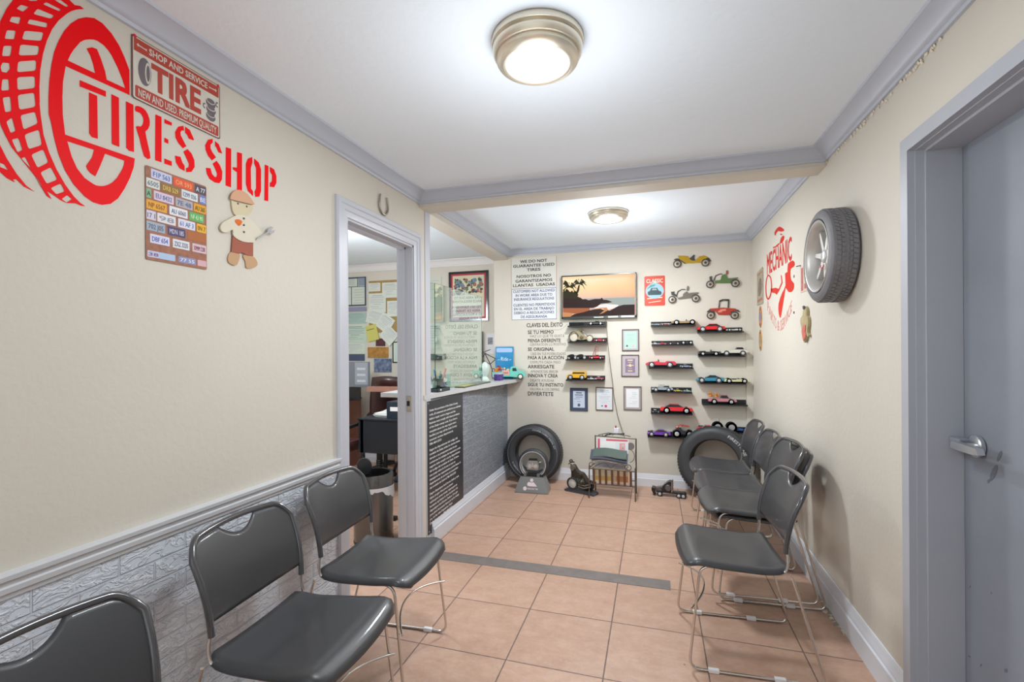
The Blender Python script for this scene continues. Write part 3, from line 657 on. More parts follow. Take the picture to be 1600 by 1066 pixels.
for x, y in ((.03, .985), (.975, .985)): MB().lathe([(0, .004), (.005, .003), (.006, .001), (.006, 0)], 10, f3(x, y, 0), 'x').build('red_pushpin', mat('crimson_pin', 'D01838', .4), t)

# number plate collage sign
p0 = PL(227, 405); w_, h_s = .214, .302
t = thing('tin_sign', 'tin sign printed with rows of colourful number plates below TIRES SHOP', 'sign', p0)
f3 = norm3((0, 0, 0), w_, h_s, 'L', .002)
mb = MB(); plate(mb, f3, 0, 0, 1, 1, 0, .0012, 0, .02); mb.build('plate', [mat('brown_plank_print', 'A0674C', .5, var=.25, vscale=60)], t)
rows = [(.885, [(.08, .40, 'C9CFEA', '5766A8', 'F1P 563'), (.43, .76, 'E9531F', 'F8B27A', 'OR 593'), (.79, .99, '4A4858', 'E8E4EA', 'A 77')]),
        (.775, [(.01, .21, 'D8DDD6', '6C7A8C', '6505'), (.23, .53, '8E6B36', 'EBC65A', 'DRB 529'), (.56, .84, 'DDE3E6', '6C7A9A', '1299 036'), (.87, .99, '6E86C8', 'E6E6F4', 'BE')]),
        (.66, [(.01, .08, '7CB58E', '205A38', 'A'), (.12, .43, 'DDC7DA', '5C78B0', 'EU 8432'), (.46, .75, 'B0AEB4', '5E6CA0', '7E 48'), (.77, .99, 'E2A414', '4E4A1E', 'AU 265')]),
        (.545, [(.01, .32, 'E8A51E', '96601A', 'NP 6567'), (.36, .66, 'E4E6EC', '6A7090', 'AU 6060'), (.69, .95, '5BB35A', 'D8F0CC', 'NF 43 90')]),
        (.43, [(.01, .15, 'D6D2E0', '6A6AA0', '17 1'), (.17, .46, 'E0E0E6', '9A98A8', '98'), (.5, .79, 'DADDEA', '5D74C0', '61 AF 3'), (.82, .99, 'EDB21C', '8A6A10', '0N 7')]),
        (.315, [(.01, .29, '9DAFC2', '6E6476', '702 J05'), (.33, .62, '433F6E', 'D8D4EA', 'MDN 185'), (.66, .99, 'B06428', '8A4818', '')]),
        (.185, [(.06, .36, 'D6D6F0', '5A64B4', 'DBF 654'), (.41, .69, 'E0E2EA', '5A6480', 'ZXZ 3235'), (.74, .99, 'D8C0C8', '8C2048', 'XMM 238')]),
        (.03, [(.02, .2, 'C8C4DC', '7A6AA0', '38'), (.2, .45, 'AFC8E8', 'E05030', ''), (.5, .8, '8C92C0', 'E8E8F0', '77 55'), (.83, .99, 'D8B0B8', '8A4060', '')])]
for k, (y, ps) in enumerate(rows):
    for (a, b, c1, c2, s) in ps:
        hh = .098 if y > .1 else .07; tl = .0 
        m1 = mat('plate_print_' + c1, c1, .5); m2 = mat('plate_ink_' + c2, c2, .5)
        mb = MB(); g3 = lambda x, y_, d=0: f3(x, y_, .0013 + d)
        plate(mb, g3, a, y, b, y + hh, 0, .0004, 0, .008)
        if s: text(mb, s, (a + b) / 2, y + hh * .22, hh * .52, (b - a) * .8, f3=lambda x, y_, d=0: f3(x, y_, .0017 + d), bold=.01, al='C', mi=1, dep=.0003)
        mb.build('printed_number_plate', [m1, m2], t)

# wooden cut-out figure with a cap and a spanner
G = onplane('L', zc(200, 240, 5.328)); WOODL = mat('pale_painted_plywood', 'D6C9A8', .6, bump=.1, bscale=60)
t = thing('wooden_figure', 'cut-out wooden boy in cap and shorts holding a spanner, under TIRES SHOP', 'wall ornament', (0, 0, 0))
def fd(o): return lambda x, y, d=0: (XL + .0006 + o + d, x, y)
mb = MB().poly(smooth(G([(850, 385), (870, 400), (1000, 430), (1028, 425), (1025, 470), (1000, 505), (970, 520), (900, 520), (870, 500), (855, 450)]), 3), fd(.001), 0, .006); mb.build('head', WOODL, t)
mb = MB().poly(smooth(G([(835, 370), (850, 330), (890, 305), (940, 315), (985, 350), (1030, 412), (1025, 427), (930, 405), (845, 385)]), 3), fd(.007), 0, .004); mb.build('cap', mat('peach_felt_cap', 'D8A987', .8), t)
mb = MB().poly(smooth(G([(890, 515), (960, 520), (1010, 555), (1060, 610), (1100, 665), (1060, 700), (1040, 730), (1030, 742), (940, 735), (865, 690), (855, 635), (820, 655), (775, 655), (752, 620), (770, 580), (820, 550)]), 3), fd(.004), 0, .006); mb.build('shirt', mat('ivory_felt_shirt', 'DDD6C2', .8), t)
mb = MB().poly(G([(860, 685), (940, 722), (1030, 742), (1030, 855), (985, 850), (935, 825), (915, 835), (850, 820)]), fd(.002), 0, .005); mb.build('shorts', mat('rust_brown_felt', 'A5614E', .8), t)
for lp in ([(850, 820), (915, 838), (920, 870), (900, 925), (870, 930), (830, 905), (825, 860)], [(950, 845), (1030, 855), (1068, 905), (1060, 940), (1020, 955), (978, 952), (970, 900)]):
    MB().poly(smooth(G(lp), 3), fd(.001), 0, .004).build('leg', mat('tan_wood', 'C39C74', .6), t)
mb = MB(); 
for x, y in ((945, 543), (945, 598), (946, 655)): q = G([(x, y)])[0]; mb.lathe([(0, .004), (.0035, .003), (.004, 0)], 12, (XL + .011, q[0], q[1]), 'x')
mb.build('button', mat('dark_button', '4A4A40', .4), t)
mb = MB()
for x, y in ((902, 418), (975, 442)): q = G([(x, y)])[0]; mb.lathe([(0, .003), (.0032, .002), (.004, 0)], 12, (XL + .0075, q[0], q[1]), 'x')
mb.build('eye', mat('brown_bead', '4A3A20', .3), t)
MB().poly(smooth(G([(870, 560), (900, 550), (930, 570), (905, 605)]), 3), fd(.011), 0, .001).build('orange_patch', mat('orange_felt', 'E5702A', .8), t)
mb = MB().poly(G([(1040, 722), (1048, 705), (1135, 655), (1140, 630), (1165, 612), (1185, 618), (1168, 635), (1170, 650), (1195, 640), (1190, 662), (1165, 672), (1145, 665)]), fd(.012), 0, .004); mb.build('spanner', mat('steel_spanner', 'B8B8BA', .3, .9), t)
# horseshoe leaning off the wall above the doorway
c = PL(598, 318); pts = []
for k in range(25):
    a = math.radians(150 + 240 * k / 24); pts.append((XL + .008, c.y + .048 * math.cos(a) * (1 if math.sin(a) < 0 else 1 - .25 * math.sin(a)), c.z - .012 + (.055 if math.sin(a) < 0 else .115) * math.sin(a)))
mb = MB().tube(pts, .0062, 8, rf=lambda q: 1.15 - .35 * abs(q - .5) * 2); tag(mb.build('horseshoe', mat('worn_steel', 'A9A597', .35, .8), smooth=50), 'small steel horseshoe hung points up above the office doorway', 'horseshoe')

# notice board on the counter front
q0 = PL(669, 829); q1 = PL(663, 617); q2 = PL(720.5, 610); q3 = PL(723.5, 789)
y0, y1 = (q0.y + q1.y) / 2 + .005, (q2.y + q3.y) / 2; z0, z1 = .075, 1.03
t = thing('notice_board', 'tall black board of white legal text on the counter front', 'notice board', (XL + .004, y0, z0))
W1, H1 = y1 - y0, z1 - z0; f3 = lambda x, y, d=0: Vector((d + .028 * max(0, 1 - y / .1) * 0, x, y))
MB().box((0, 0, 0), (.005, W1, H1)).build('panel', mat('black_acrylic_board', '2E3036', .3), t)
LINES = ['Under the provisions of the Dade County', 'code, all customers are entitled to an estimate', 'before repair work is begun and the', 'Business must comply with these provisions', 'of the Dade county code. If you have a', 'complaint about the way repairs were', 'handled, you may call the Dade County', 'consumer services department at', '786-469-2333', 'Segun las disposiciones del codigo del', 'condado de Dade, todos los clientes tienen', 'derecho a un presupuesto antes de que', 'comiencen los trabajos de reparacion y este', 'negocio debe cumplir con las disposiciones', 'del codigo del condado de Dade. Si tiene', 'una queja sobre la forma en que se', 'manejaron las reparaciones, puede llamar al', 'departamento de servicios al consumidor', 'del condado de Dade al 786-469-2333', 'Dapre dispozisyon kod Konte Dade a, tout', 'kliyan yo gen dwa pou yo jwenn', 'estimasyon anvan travay reparasyon an', 'komanse epi biznis la dwe konfome l ak', 'dispozisyon kod Konte Dade a. Si w gen', 'yon plent konsenan fason yo te fe travay', 'yo, ou ka rele Depatman Sevis', 'Dade County nan: 786-469-2333']
mb = MB(); n_l = len(LINES); gaps = {9: .4, 19: .4}; y = H1 - .075
for i, s in enumerate(LINES):
    if i in gaps: y -= .012
    text(mb, s, .03, y, .0155, W1 * (.28 + .60 * min(1, max(.25, (len(s) - 12) / 32))) if len(s) > 13 else W1 * .3, f3=lambda a, b, d=0: f3(a, b, .0052 + d), bold=.012, dep=.0005)
    y -= (H1 - .135) / n_l
mb.build('lettering', mat('white_ink', 'ECECEE', .5), t)
mb = MB()
for a, b in ((.015, H1 - .015), (W1 - .015, .02), (.02, .02)): mb.lathe([(0, .008), (.005, .007), (.006, .005)], 10, (0, a, b), 'x')
mb.build('screw', CHROME, t)

# ================================================================== back wall: signs, television, poem
def bsign(u0, v0, u1, v1): a, b = PB(u0, v1), PB(u1, v0); return a.x, a.z, b.x, b.z
NAVY = mat('navy_ink', '2A3472', .5); INK = mat('black_ink', '35343A', .5)
x0, z0, x1, z1 = XL + .02, 1.70, -1.005, 2.405
def sign_text(t, w, h, rows, m, off=.0032, bd=.022):
    for s, y, ch, wd in rows:
        mb = MB(); text(mb, s, w / 2, y, ch, wd, f3=lambda a, b, d=0: Vector((a, -off - d, b)), bold=bd, al='C', dep=.0005); mb.build('lettering', m, t)
zt0, zt1 = PB(835, 450).z, PB(835, 402).z; zb0, zb1 = PB(835, 499.5).z, PB(835, 450.5).z
xl_, xr_ = PB(799.5, 450).x, PB(869.5, 450).x; sw = xr_ - xl_
t = thing('wall_sign', 'white board reading WE DO NOT GUARANTEE USED TIRES in English and Spanish', 'sign', (xl_, YB, zt0 + .002)); hh = zt1 - zt0 - .004
MB().box((0, -.003, 0), (sw, 0, hh)).build('board', mat('off_white_plastic_board', 'DDDCD2', .4), t)
sign_text(t, sw, hh, [('WE DO NOT', hh * .835, .030, sw * .60), ('GUARANTEE USED', hh * .695, .030, sw * .92), ('TIRES', hh * .555, .030, sw * .30), ('NOSOTROS NO', hh * .345, .030, sw * .76), ('GARANTIZAMOS', hh * .195, .030, sw * .82), ('LLANTAS  USADAS', hh * .05, .030, sw * .93)], INK)
mb = MB(); mb.box((-.002, -.004, -.001), (0.001, 0, hh)); mb.box((sw - .001, -.004, 0), (sw + .002, 0, hh)); mb.build('red_edge', mat('faded_red_edge', 'C9968C', .5), t)
t = thing('wall_sign', 'white board in navy text, CUSTOMERS NOT ALLOWED IN WORK AREA', 'sign', (xl_, YB, zb0)); hh = zb1 - zb0
mb = MB(); mb.box((0, -.003, 0), (sw, 0, hh)); mb.build('board', mat('white_plastic_board', 'E2E4E6', .4), t)
mb = MB(); b_ = .005
for a, b, c, d in ((.0, 0, sw, b_), (0, hh - b_, sw, hh), (0, 0, b_, hh), (sw - b_, 0, sw, hh)): mb.box((a, -.0038, b), (c, -.0028, d))
mb.build('border', mat('navy_thin_border', '7C86A8', .5), t)
rw = [('CUSTOMERS NOT ALLOWED', .875, .96), ('IN WORK AREA DUE TO', .745, .84), ('INSURANCE REGULATIONS', .62, .92), ('CLIENTES NO PERMITIDOS', .435, .95), ('EN EL AREA DE TRABAJO', .31, .92), ('DEBIDO A REGULACIONES', .185, .92), ('DE ASEGURANSA', .055, .6)]
sign_text(t, sw, hh, [(s, hh * a, hh * .082, sw * b * .97) for s, a, b in rw], NAVY, bd=.010)

# television
xa, xb = PB(877.5, 460, .05).x, PB(994.5, 460, .05).x; za, zb = PB(936, 497.5, .05).z, PB(936, 428.5, .05).z
t = thing('television', 'flat television showing palms and a rocky beach at sunset, on the back wall', 'television', (xa, YB, za)); w_, hh = xb - xa, zb - za
MB().box((0, -.05, 0), (w_, -.012, hh), bev=.002).build('casing', BLACKG, t)
mb = MB(); mb.box((w_ * .3, -.012, hh * .25), (w_ * .7, 0, hh * .75)); mb.build('wall_bracket', BLACK, t)
mb = MB()
for a, b, c, d in ((0, 0, w_, .024), (0, hh - .012, w_, hh), (0, 0, .01, hh), (w_ - .012, 0, w_, hh)): mb.box((a, -.0535, b), (c, -.0495, d), bev=.0008)
mb.build('bezel', mat('dark_gunmetal_bezel', '4A4C4A', .25, .5), t)
def screen_mat():
    m = bpy.data.materials.new('sunset_screen_sky'); m.use_nodes = True; nt = m.node_tree; N = nt.nodes; L_ = nt.links; b = N['Principled BSDF']
    tc = N.new('ShaderNodeTexCoord'); s = N.new('ShaderNodeSeparateXYZ'); L_.new(tc.outputs['Object'], s.inputs[0])
    r = N.new('ShaderNodeMapRange'); r.inputs['From Min'].default_value = .19; r.inputs['From Max'].default_value = hh; L_.new(s.outputs[2], r.inputs[0])
    cr = N.new('ShaderNodeValToRGB'); L_.new(r.outputs[0], cr.inputs[0]); e = cr.color_ramp.elements; e[0].color = lin('D9B8B0'); e[1].color = lin('F0C090')
    for p, c in ((.2, 'EFC9A8'), (.5, 'F7D9A6'), (.8, 'FBE6C2')): k = e.new(p); k.color = lin(c)
    n = N.new('ShaderNodeTexNoise'); n.inputs['Scale'].default_value = 4; L_.new(tc.outputs['Object'], n.inputs['Vector'])
    r2 = N.new('ShaderNodeMapRange'); r2.inputs['From Min'].default_value = .3; r2.inputs['From Max'].default_value = .85; L_.new(s.outputs[0], r2.inputs[0])
    mm = N.new('ShaderNodeMath'); mm.operation = 'MULTIPLY'; L_.new(r2.outputs[0], mm.inputs[0]); L_.new(n.outputs['Fac'], mm.inputs[1])
    mx = N.new('ShaderNodeMixRGB'); L_.new(mm.outputs[0], mx.inputs[0]); L_.new(cr.outputs[0], mx.inputs[1]); mx.inputs[2].default_value = lin('E59A5C')
    L_.new(mx.outputs[0], b.inputs['Emission Color']); b.inputs['Emission Strength'].default_value = 1.2; b.inputs['Specular IOR Level'].default_value = .1; b.inputs['Base Color'].default_value = (.01, .01, .01, 1); b.inputs['Roughness'].default_value = .6
    return m
def em(name, c, s=.85): 
    m = mat(name, c, .6, emit=s * 1.45, spec=.1); m.node_tree.nodes['Principled BSDF'].inputs['Base Color'].default_value = (.01, .01, .01, 1); return m
MB().box((.009, -.0508, .022), (w_ - .011, -.05, hh - .011)).build('screen', screen_mat(), t)
T_ = lambda pts: [((x - 80) / 1455 * w_, (970 - (y + (x - 80) * .028)) / 855 * hh) for x, y in pts]   # picture outline read off the screen
g = lambda k: (lambda x, y, d=0: Vector((x, -.0509 - k * .0002 - d, y)))
scr = [MB() for _ in range(1)][0]
mats = [em('screen_sea', '9FA9A6'), em('screen_foam', 'F2E6E0'), em('screen_dark_rock', '2E1C18'), em('screen_palm', '2E2A14'), em('screen_sand', 'A6603C'), em('screen_wet_sand', 'C98A5A'), em('screen_grey_bar', '7C807C')]
def sp(pts, k, mi): scr.poly(T_(pts), g(k), 0, .0001, mi)
sp([(480, 570), (1500, 545), (1500, 720), (480, 720)], 0, 0)
sp([(820, 690), (950, 670), (1190, 690), (1200, 740), (960, 790), (700, 790)], 1, 1)
sp([(105, 750), (640, 750), (640, 860), (105, 860)], 1, 4); sp([(105, 830), (300, 850), (300, 935), (105, 935)], 2, 5)
sp([(105, 540), (300, 530), (460, 545), (500, 580), (560, 575), (620, 600), (740, 575), (850, 575), (875, 548), (910, 590), (980, 595), (1080, 635), (1000, 655), (860, 665), (790, 720), (700, 750), (105, 750)], 2, 2)
sp([(240, 930), (330, 870), (520, 830), (650, 790), (820, 760), (930, 790), (1030, 800), (1180, 720), (1290, 690), (1500, 685), (1500, 905), (1000, 925), (300, 935)], 3, 2)
sp([(830, 870), (900, 850), (1000, 790), (970, 740), (860, 745), (700, 770), (760, 775), (900, 765), (930, 790), (880, 830)], 4, 5)
sp([(105, 560), (105, 430), (230, 420), (300, 450), (360, 420), (420, 490), (400, 520), (470, 560)], 4, 3)
sp([(350, 480), (390, 400), (420, 300), (450, 290), (435, 400), (395, 490)], 5, 3)
for cx, cy, ln in ((440, 270, 160), (250, 330, 150), (120, 270, 120), (320, 460, 90), (150, 430, 110)):
    for a in (-200, -165, -135, -100, -60, -30, 0, 40): 
        r_ = math.radians(a); ex, ey = cx + ln * math.cos(r_), cy + ln * .8 * math.sin(r_) + ln * .35
        ex = max(105, ex); mx_, my_ = (cx + ex) / 2, (cy + ey) / 2 - ln * .28
        mx_ = max(106, mx_); sp([(cx, cy - 8), (mx_, my_ - 22), (ex, ey), (mx_, my_ + 16), (cx, cy + 14)], 5 + (a % 3), 3)
scr.build('screen_picture', mats, t)
mb = MB(); mb.box((w_ * .44, -.0545, .006), (w_ * .57, -.0535, .016)); mb.box((w_ * .63, -.0545, .003), (w_ * .76, -.0535, .02)); mb.box((w_ * .8, -.0545, .003), (w_ * .97, -.0535, .02), 1); mb.build('sticker', [mat('pale_sticker', 'C4D0BC', .4), mat('pale_sticker_2', 'D4D8DE', .4)], t)

# wall lettering
t = thing('wall_lettering', 'black Spanish maxims headed CLAVES DEL EXITO lettered on the back wall', 'wall lettering', (0, YB, 0))
POEM = [('CLAVES DEL ÉXITO', 823, 879, 513, 6.2, 1), ('SE TU MISMO', 825, 865, 523.5, 5.2, 1), ('HAZ LO QUE TE GUSTA', 828.5, 882, 529, 4, 0), ('PIENSA DIFERENTE', 825, 876, 536.5, 5.2, 1), ('CENTRATE EN LO POSITIVO', 828, 884, 542, 4, 0), ('SE ORIGINAL', 825, 866, 550, 5.2, 1), ('CREE EN TUS POSIBILIDADES', 829, 884, 556.5, 4, 0), ('PASA A LA ACCIÓN', 825, 881, 563, 5.2, 1), ('DISFRUTA CADA PASO', 828.5, 876, 569.5, 4, 0), ('ARRIESGATE', 825, 866, 577, 5.2, 1), ('APRENDE DEL ERROR', 829, 872, 584, 4, 0), ('INNOVA Y CREA', 825, 871.5, 591, 5.4, 1), ('DEJATE AYUDAR', 828.5, 866, 598, 4, 0), ('SIGUE TU INSTINTO', 825, 880, 605, 5.2, 1), ('VALORA A LOS DEMAS', 828, 874, 611.5, 4, 0), ('DIVIERTETE', 825, 864.5, 619.5, 6, 1)]
bold_ = mat('dark_brown_vinyl', '3C3836', .5); thin_ = mat('grey_vinyl', '7E7870', .5)
for s, u0, u1, vb, ph, bd in POEM:
    a, b = PB(u0, vb - 1.5), PB(u1, vb - 1.5); a2 = PB(u0, vb - 1.5 - ph); mb = MB()
    text(mb, s, a.x, a.z, a2.z - a.z, b.x - a.x, f3=lambda x, y, d=0: Vector((x, -.0006 - d, y)), bold=.016 if bd else 0, dep=.0006)
    mb.build('lettering_line', bold_ if bd else thin_, t)
pts = [PB(u, v, .001) - Vector((0, YB, 0)) for u, v in ((824, 518), (826, 515.8), (840, 515.3), (855, 515.5), (872, 515.8), (879, 513.5), (884, 509), (886.5, 506.5))]
mb = MB().tube(pts, .0011, 6); a = pts[-1]; mb.tube([a + Vector((-.012, 0, .002)), a, a + Vector((-.002, 0, -.012))], .0011, 6); mb.build('underline_arrow', thin_, t)

# small framed certificates
def framed(name, label, kind, box, fc, mc, pc, content, mt=.1, fw=.008, dep=.012, group=None, cat='picture frame', arch=False):
    a, b = {'B': PB, 'O': PO, 'R': PR}[kind](box[0], box[3]), {'B': PB, 'O': PO, 'R': PR}[kind](box[2], box[1])
    if kind == 'R': w, o = a.y - b.y, Vector((XR, a.y, a.z))
    else: w, o = b.x - a.x, Vector((a.x, YB if kind == 'B' else OY, a.z))
    h = b.z - a.z; t = thing(name, label, cat, o, 0, group)
    f = norm3((0, 0, 0), 1, 1, kind, 0)
    mb = MB()
    for q in ((0, 0, w, fw), (0, h - fw, w, h), (0, fw, fw, h - fw), (w - fw, fw, w, h - fw)): mb.poly([(q[0], q[1]), (q[2], q[1]), (q[2], q[3]), (q[0], q[3])], f, 0, dep)
    mb.build('frame', fc, t)
    mb = MB().poly([(fw * .8, fw * .8), (w - fw * .8, fw * .8), (w - fw * .8, h - fw * .8), (fw * .8, h - fw * .8)], f, .001, dep * .5); mb.build('mount', mc, t)
    m = mt * w; mb = MB().poly([(fw + m, fw + m), (w - fw - m, fw + m), (w - fw - m, h - fw - m), (fw + m, h - fw - m)], f, dep * .5, dep * .55); mb.build('certificate', pc, t)
    iw, ih = w - 2 * (fw + m), h - 2 * (fw + m)
    g_ = lambda x, y, d=0: f(fw + m + x * iw, fw + m + y * ih, dep * .56 + d)
    content(t, g_); return t
def doc_lines(rows, ink, seal=None):
    def c(t, g_):
        mb = MB()
        for y, x0, x1, hh_ in rows: mb.poly([(x0, y), (x1, y), (x1, y + hh_), (x0, y + hh_)], g_, 0, .0003)
        mb.build('print', ink, t)
        if seal:
            for i, (x, y, r_, m_) in enumerate(seal): MB().poly(circ(x, y, r_, r_ * .75, 14), g_, 0, .0004).build('seal', m_, t)
    return c
GREYI = mat('pale_grey_print', '9AA2AE', .6); DKI = mat('dark_blue_print', '49536B', .6)
R1 = [(.9, .2, .8, .025), (.82, .15, .85, .02), (.72, .3, .7, .015), (.62, .1, .9, .012), (.55, .15, .85, .012), (.48, .2, .8, .012), (.38, .1, .9, .01), (.3, .3, .7, .01)]
DARKW = mat('dark_walnut_frame', '4F3F3C', .4); MAUVE = mat('mauve_mount', 'B9AFB6', .7)
framed('framed_certificate', 'small framed mint green certificate, topmost beside the TV cable', 'B', (972, 514.5, 998.5, 548.5), DARKW, MAUVE, mat('mint_certificate_paper', 'B4D6C6', .6), doc_lines([(.8, .2, .8, .02), (.7, .15, .85, .015), (.6, .3, .7, .012), (.5, .2, .8, .012), (.4, .2, .85, .012)], GREYI, [(.22, .16, .08, DKI), (.7, .15, .12, mat('faint_pink_seal', 'D8B8C8', .6))]), .09, group='small certificates on the back wall')
def plaque(t, g_):
    mb = MB(); m_ = mat('gold_print', 'E8D3A6', .5)
    for y, a, b, k in ((.84, .25, .75, .07), (.72, .3, .7, .03), (.5, .15, .85, .04), (.3, .3, .7, .02), (.12, .28, .72, .06)): mb.poly([(a, y), (b, y), (b, y + k), (a, y + k)], g_, 0, .0004)
    st = [(.5 + (.2 if k % 2 == 0 else .09) * math.cos(k * PI / 5 + PI / 2), .52 + (.16 if k % 2 == 0 else .07) * math.sin(k * PI / 5 + PI / 2)) for k in range(10)]
    mb.poly(st, g_, 0, .0006); mb.build('gold_lettering', m_, t)
    mb = MB(); 
    for q in ((0, 0, 1, .012), (0, .988, 1, 1), (0, 0, .016, 1), (.984, 0, 1, 1)): mb.poly([(q[0], q[1]), (q[2], q[1]), (q[2], q[3]), (q[0], q[3])], g_, 0, .0004)
    mb.build('pale_border', mat('pale_pink_line', 'E5CFD6', .6), t)
framed('framed_certificate', 'small framed purple award plaque with a gold star, below the mint certificate', 'B', (971, 554.5, 998.5, 588.5), DARKW, MAUVE, mat('purple_plaque', '8C7C93', .4), plaque, .16, group='small certificates on the back wall')
framed('framed_certificate', 'small navy framed certificate, leftmost of the lower three', 'B', (891, 606.5, 918.5, 641.5), mat('navy_frame', '333E55', .4), mat('navy_mount', '3E4A62', .7), mat('pale_blue_paper', 'C2CBDC', .6), doc_lines([(.86, .25, .75, .06), (.74, .15, .85, .05), (.62, .2, .8, .03), (.52, .1, .6, .02), (.36, .35, .65, .02)], DKI, [(.5, .16, .12, DKI)]), .13, group='small certificates on the back wall')
framed('framed_certificate', 'small brown framed certificate with a red mark, middle of the lower three', 'B', (931, 605.5, 957.8, 640.8), mat('brown_frame', '5C4038', .4), PAPER, mat('white_certificate', 'DCDFE4', .6), doc_lines(R1, GREYI, [(.35, .15, .05, DKI), (.6, .14, .09, mat('red_stamp', 'C8506A', .6))]), .03, group='small certificates on the back wall')
framed('framed_certificate', 'small brown framed certificate in a grey mount, rightmost of the lower three', 'B', (974.5, 604, 1002.3, 640.3), mat('taupe_frame', '6E5E5A', .4), mat('grey_mount', 'ADA5A4', .7), mat('glossy_white_print', 'EAE9EC', .3), doc_lines([(.8, .45, .8, .02), (.7, .5, .85, .03), (.6, .45, .75, .02), (.5, .2, .8, .015), (.3, .5, .9, .02), (.2, .2, .8, .015)], mat('aqua_print', 'A9CDD2', .6)), .1, group='small certificates on the back wall')

# CLASSIC tin sign
a, b = PB(1007, 478.5), PB(1039, 430.5); w_, hh = b.x - a.x, b.z - a.z
t = thing('tin_sign', 'small red tin sign headed CLASSIC over a pale blue oval car picture', 'sign', (a.x, YB, a.z)); f3 = norm3((0, 0, 0), w_, hh, 'B', .001)
mb = MB(); plate(mb, f3, 0, 0, 1, 1, 0, .0015, 0, .05); mb.build('plate', mat('orange_red_tin', 'D2442F', .4), t)
mb = MB(); mb.poly(circ(.5, .5, .44, .26, 32), f3, .0016, .0022, 0); mb.poly([(.3, .66), (.5, .86), (.7, .66)], f3, .0016, .0021, 0); mb.build('blue_oval', mat('pale_blue_print', '9DC4D6', .5), t)
mb = MB(); mb.poly([(.16, .42), (.2, .36), (.8, .36), (.84, .42), (.8, .48), (.7, .5), (.62, .6), (.34, .6), (.26, .5), (.18, .48)], f3, .0023, .0028, 0); mb.poly([(.36, .52), (.4, .58), (.58, .58), (.62, .52)], f3, .0028, .003, 1); mb.poly([(.1, .55), (.3, .7), (.55, .72), (.5, .66), (.3, .62)], f3, .0023, .0026, 2); mb.build('printed_car', [mat('dark_teal_print', '2E4A50', .5), mat('grey_glass_print', '9AA6AA', .5), mat('teal_print', '4E9A96', .5)], t)
mb = MB(); text(mb, 'CLASSIC', .5, .77, .13, .8, f3=lambda x, y, d=0: f3(x, y, .0024 + d), bold=.02, al='C', dep=.0005); mb.poly([(.13, .26), (.87, .29), (.87, .26), (.13, .23)], f3, .0016, .002); mb.poly([(.2, .12), (.8, .17), (.8, .145), (.2, .1)], f3, .0016, .002); mb.build('lettering', mat('cream_print', 'F3D9C4', .5), t)

# ------------------------------------------------------------------ cut metal veteran cars on the back wall
def wheel_at(mb, x, z, r, y0, mi_t=0, mi_h=1, sp_=0):
    mb.lathe([(r, y0 + .008), (r, y0 - .008), (r * .80, y0 - .010), (r * .74, y0 - .004)], 28, (x, 0, z), 'y', mi_t, caps=False)
    mb.lathe([(r * .76, y0 - .001), (r * .4, y0 - .003), (0, y0 - .004)], 24, (x, 0, z), 'y', mi_h)
    mb.lathe([(r * .34, y0 - .004), (r * .3, y0 - .009), (0, y0 - .010)], 16, (x, 0, z), 'y', mi_t)
TYR = mat('dark_grey_tin_tyre', '4B4843', .5, .3); HUB = mat('pale_tin_hub', 'BDB4A6', .4, .5)
D = zc(990, 390, 6.27); Dp = onplane('B', D)
def metal_car(label, bodies, wheels, wm=TYR, hm=HUB):
    xs = [q for q in Dp(wheels[0][:1] + [wheels[1][0]] if False else [wheels[0][:2], wheels[1][:2]])]
    t = thing('metal_wall_car', label, 'wall ornament', (0, YB, 0), 0, 'cut metal veteran cars on the back wall')
    for nm, pts, m, d0, d1 in bodies:
        lp = Dp(pts); MB().poly(lp, lambda x, y, d=0: Vector((x, -d, y)), d0, d1).build(nm, m, t)
    for (x, y, r) in wheels:
        c_ = Dp([(x, y), (x + r, y)]); rr = c_[1][0] - c_[0][0]; mb = MB(); wheel_at(mb, c_[0][0], c_[0][1], rr, -.014); mb.build('wheel', [wm, hm], t, smooth=40)
    return t
YEL = mat('mustard_yellow_tin', 'B89418', .4, .2); GRN = mat('green_tin', '5E7A48', .45, .2); RDT = mat('red_tin', 'B03A2A', .45, .2); GRT = mat('grey_tin', '7D766C', .4, .5)
metal_car('yellow cut metal veteran racer, topmost on the back wall', [
    ('body', [(435, 62), (530, 66), (545, 95), (600, 112), (640, 70), (690, 60), (730, 80), (690, 100), (655, 130), (510, 136), (470, 110), (440, 90)], YEL, .004, .012),
    ('seat_and_wheel', [(545, 92), (590, 52), (598, 58), (592, 84), (600, 108), (575, 112)], TYR, .006, .014),
    ('mudguard', [(395, 98), (420, 88), (460, 95), (500, 125), (520, 136), (500, 140), (455, 108), (400, 106)], TYR, .002, .008), ('mudguard', [(655, 105), (690, 75), (740, 85), (758, 112), (745, 118), (725, 95), (690, 92), (665, 115)], TYR, .002, .008)],
    [(427, 143, 40), (702, 131, 40)])
metal_car('green cut metal veteran runabout, right of the yellow racer', [
    ('body', [(795, 305), (850, 300), (862, 255), (900, 240), (922, 285), (1020, 275), (1020, 285), (950, 305), (950, 330), (800, 332)], GRN, .004, .012),
    ('lamp_and_hood', [(745, 265), (768, 262), (765, 285), (770, 300), (790, 310), (770, 320), (745, 295), (742, 275)], TYR, .002, .009), ('driver', [(903, 240), (906, 208), (922, 205), (926, 235), (912, 250)], mat('rust_red_tin', '96503C', .5), .003, .01),
    ('hoop', [(780, 300), (800, 255), (850, 235), (870, 240), (868, 246), (850, 243), (806, 262), (790, 305)], TYR, .003, .008)],
    [(748, 343, 40), (995, 332, 42)])
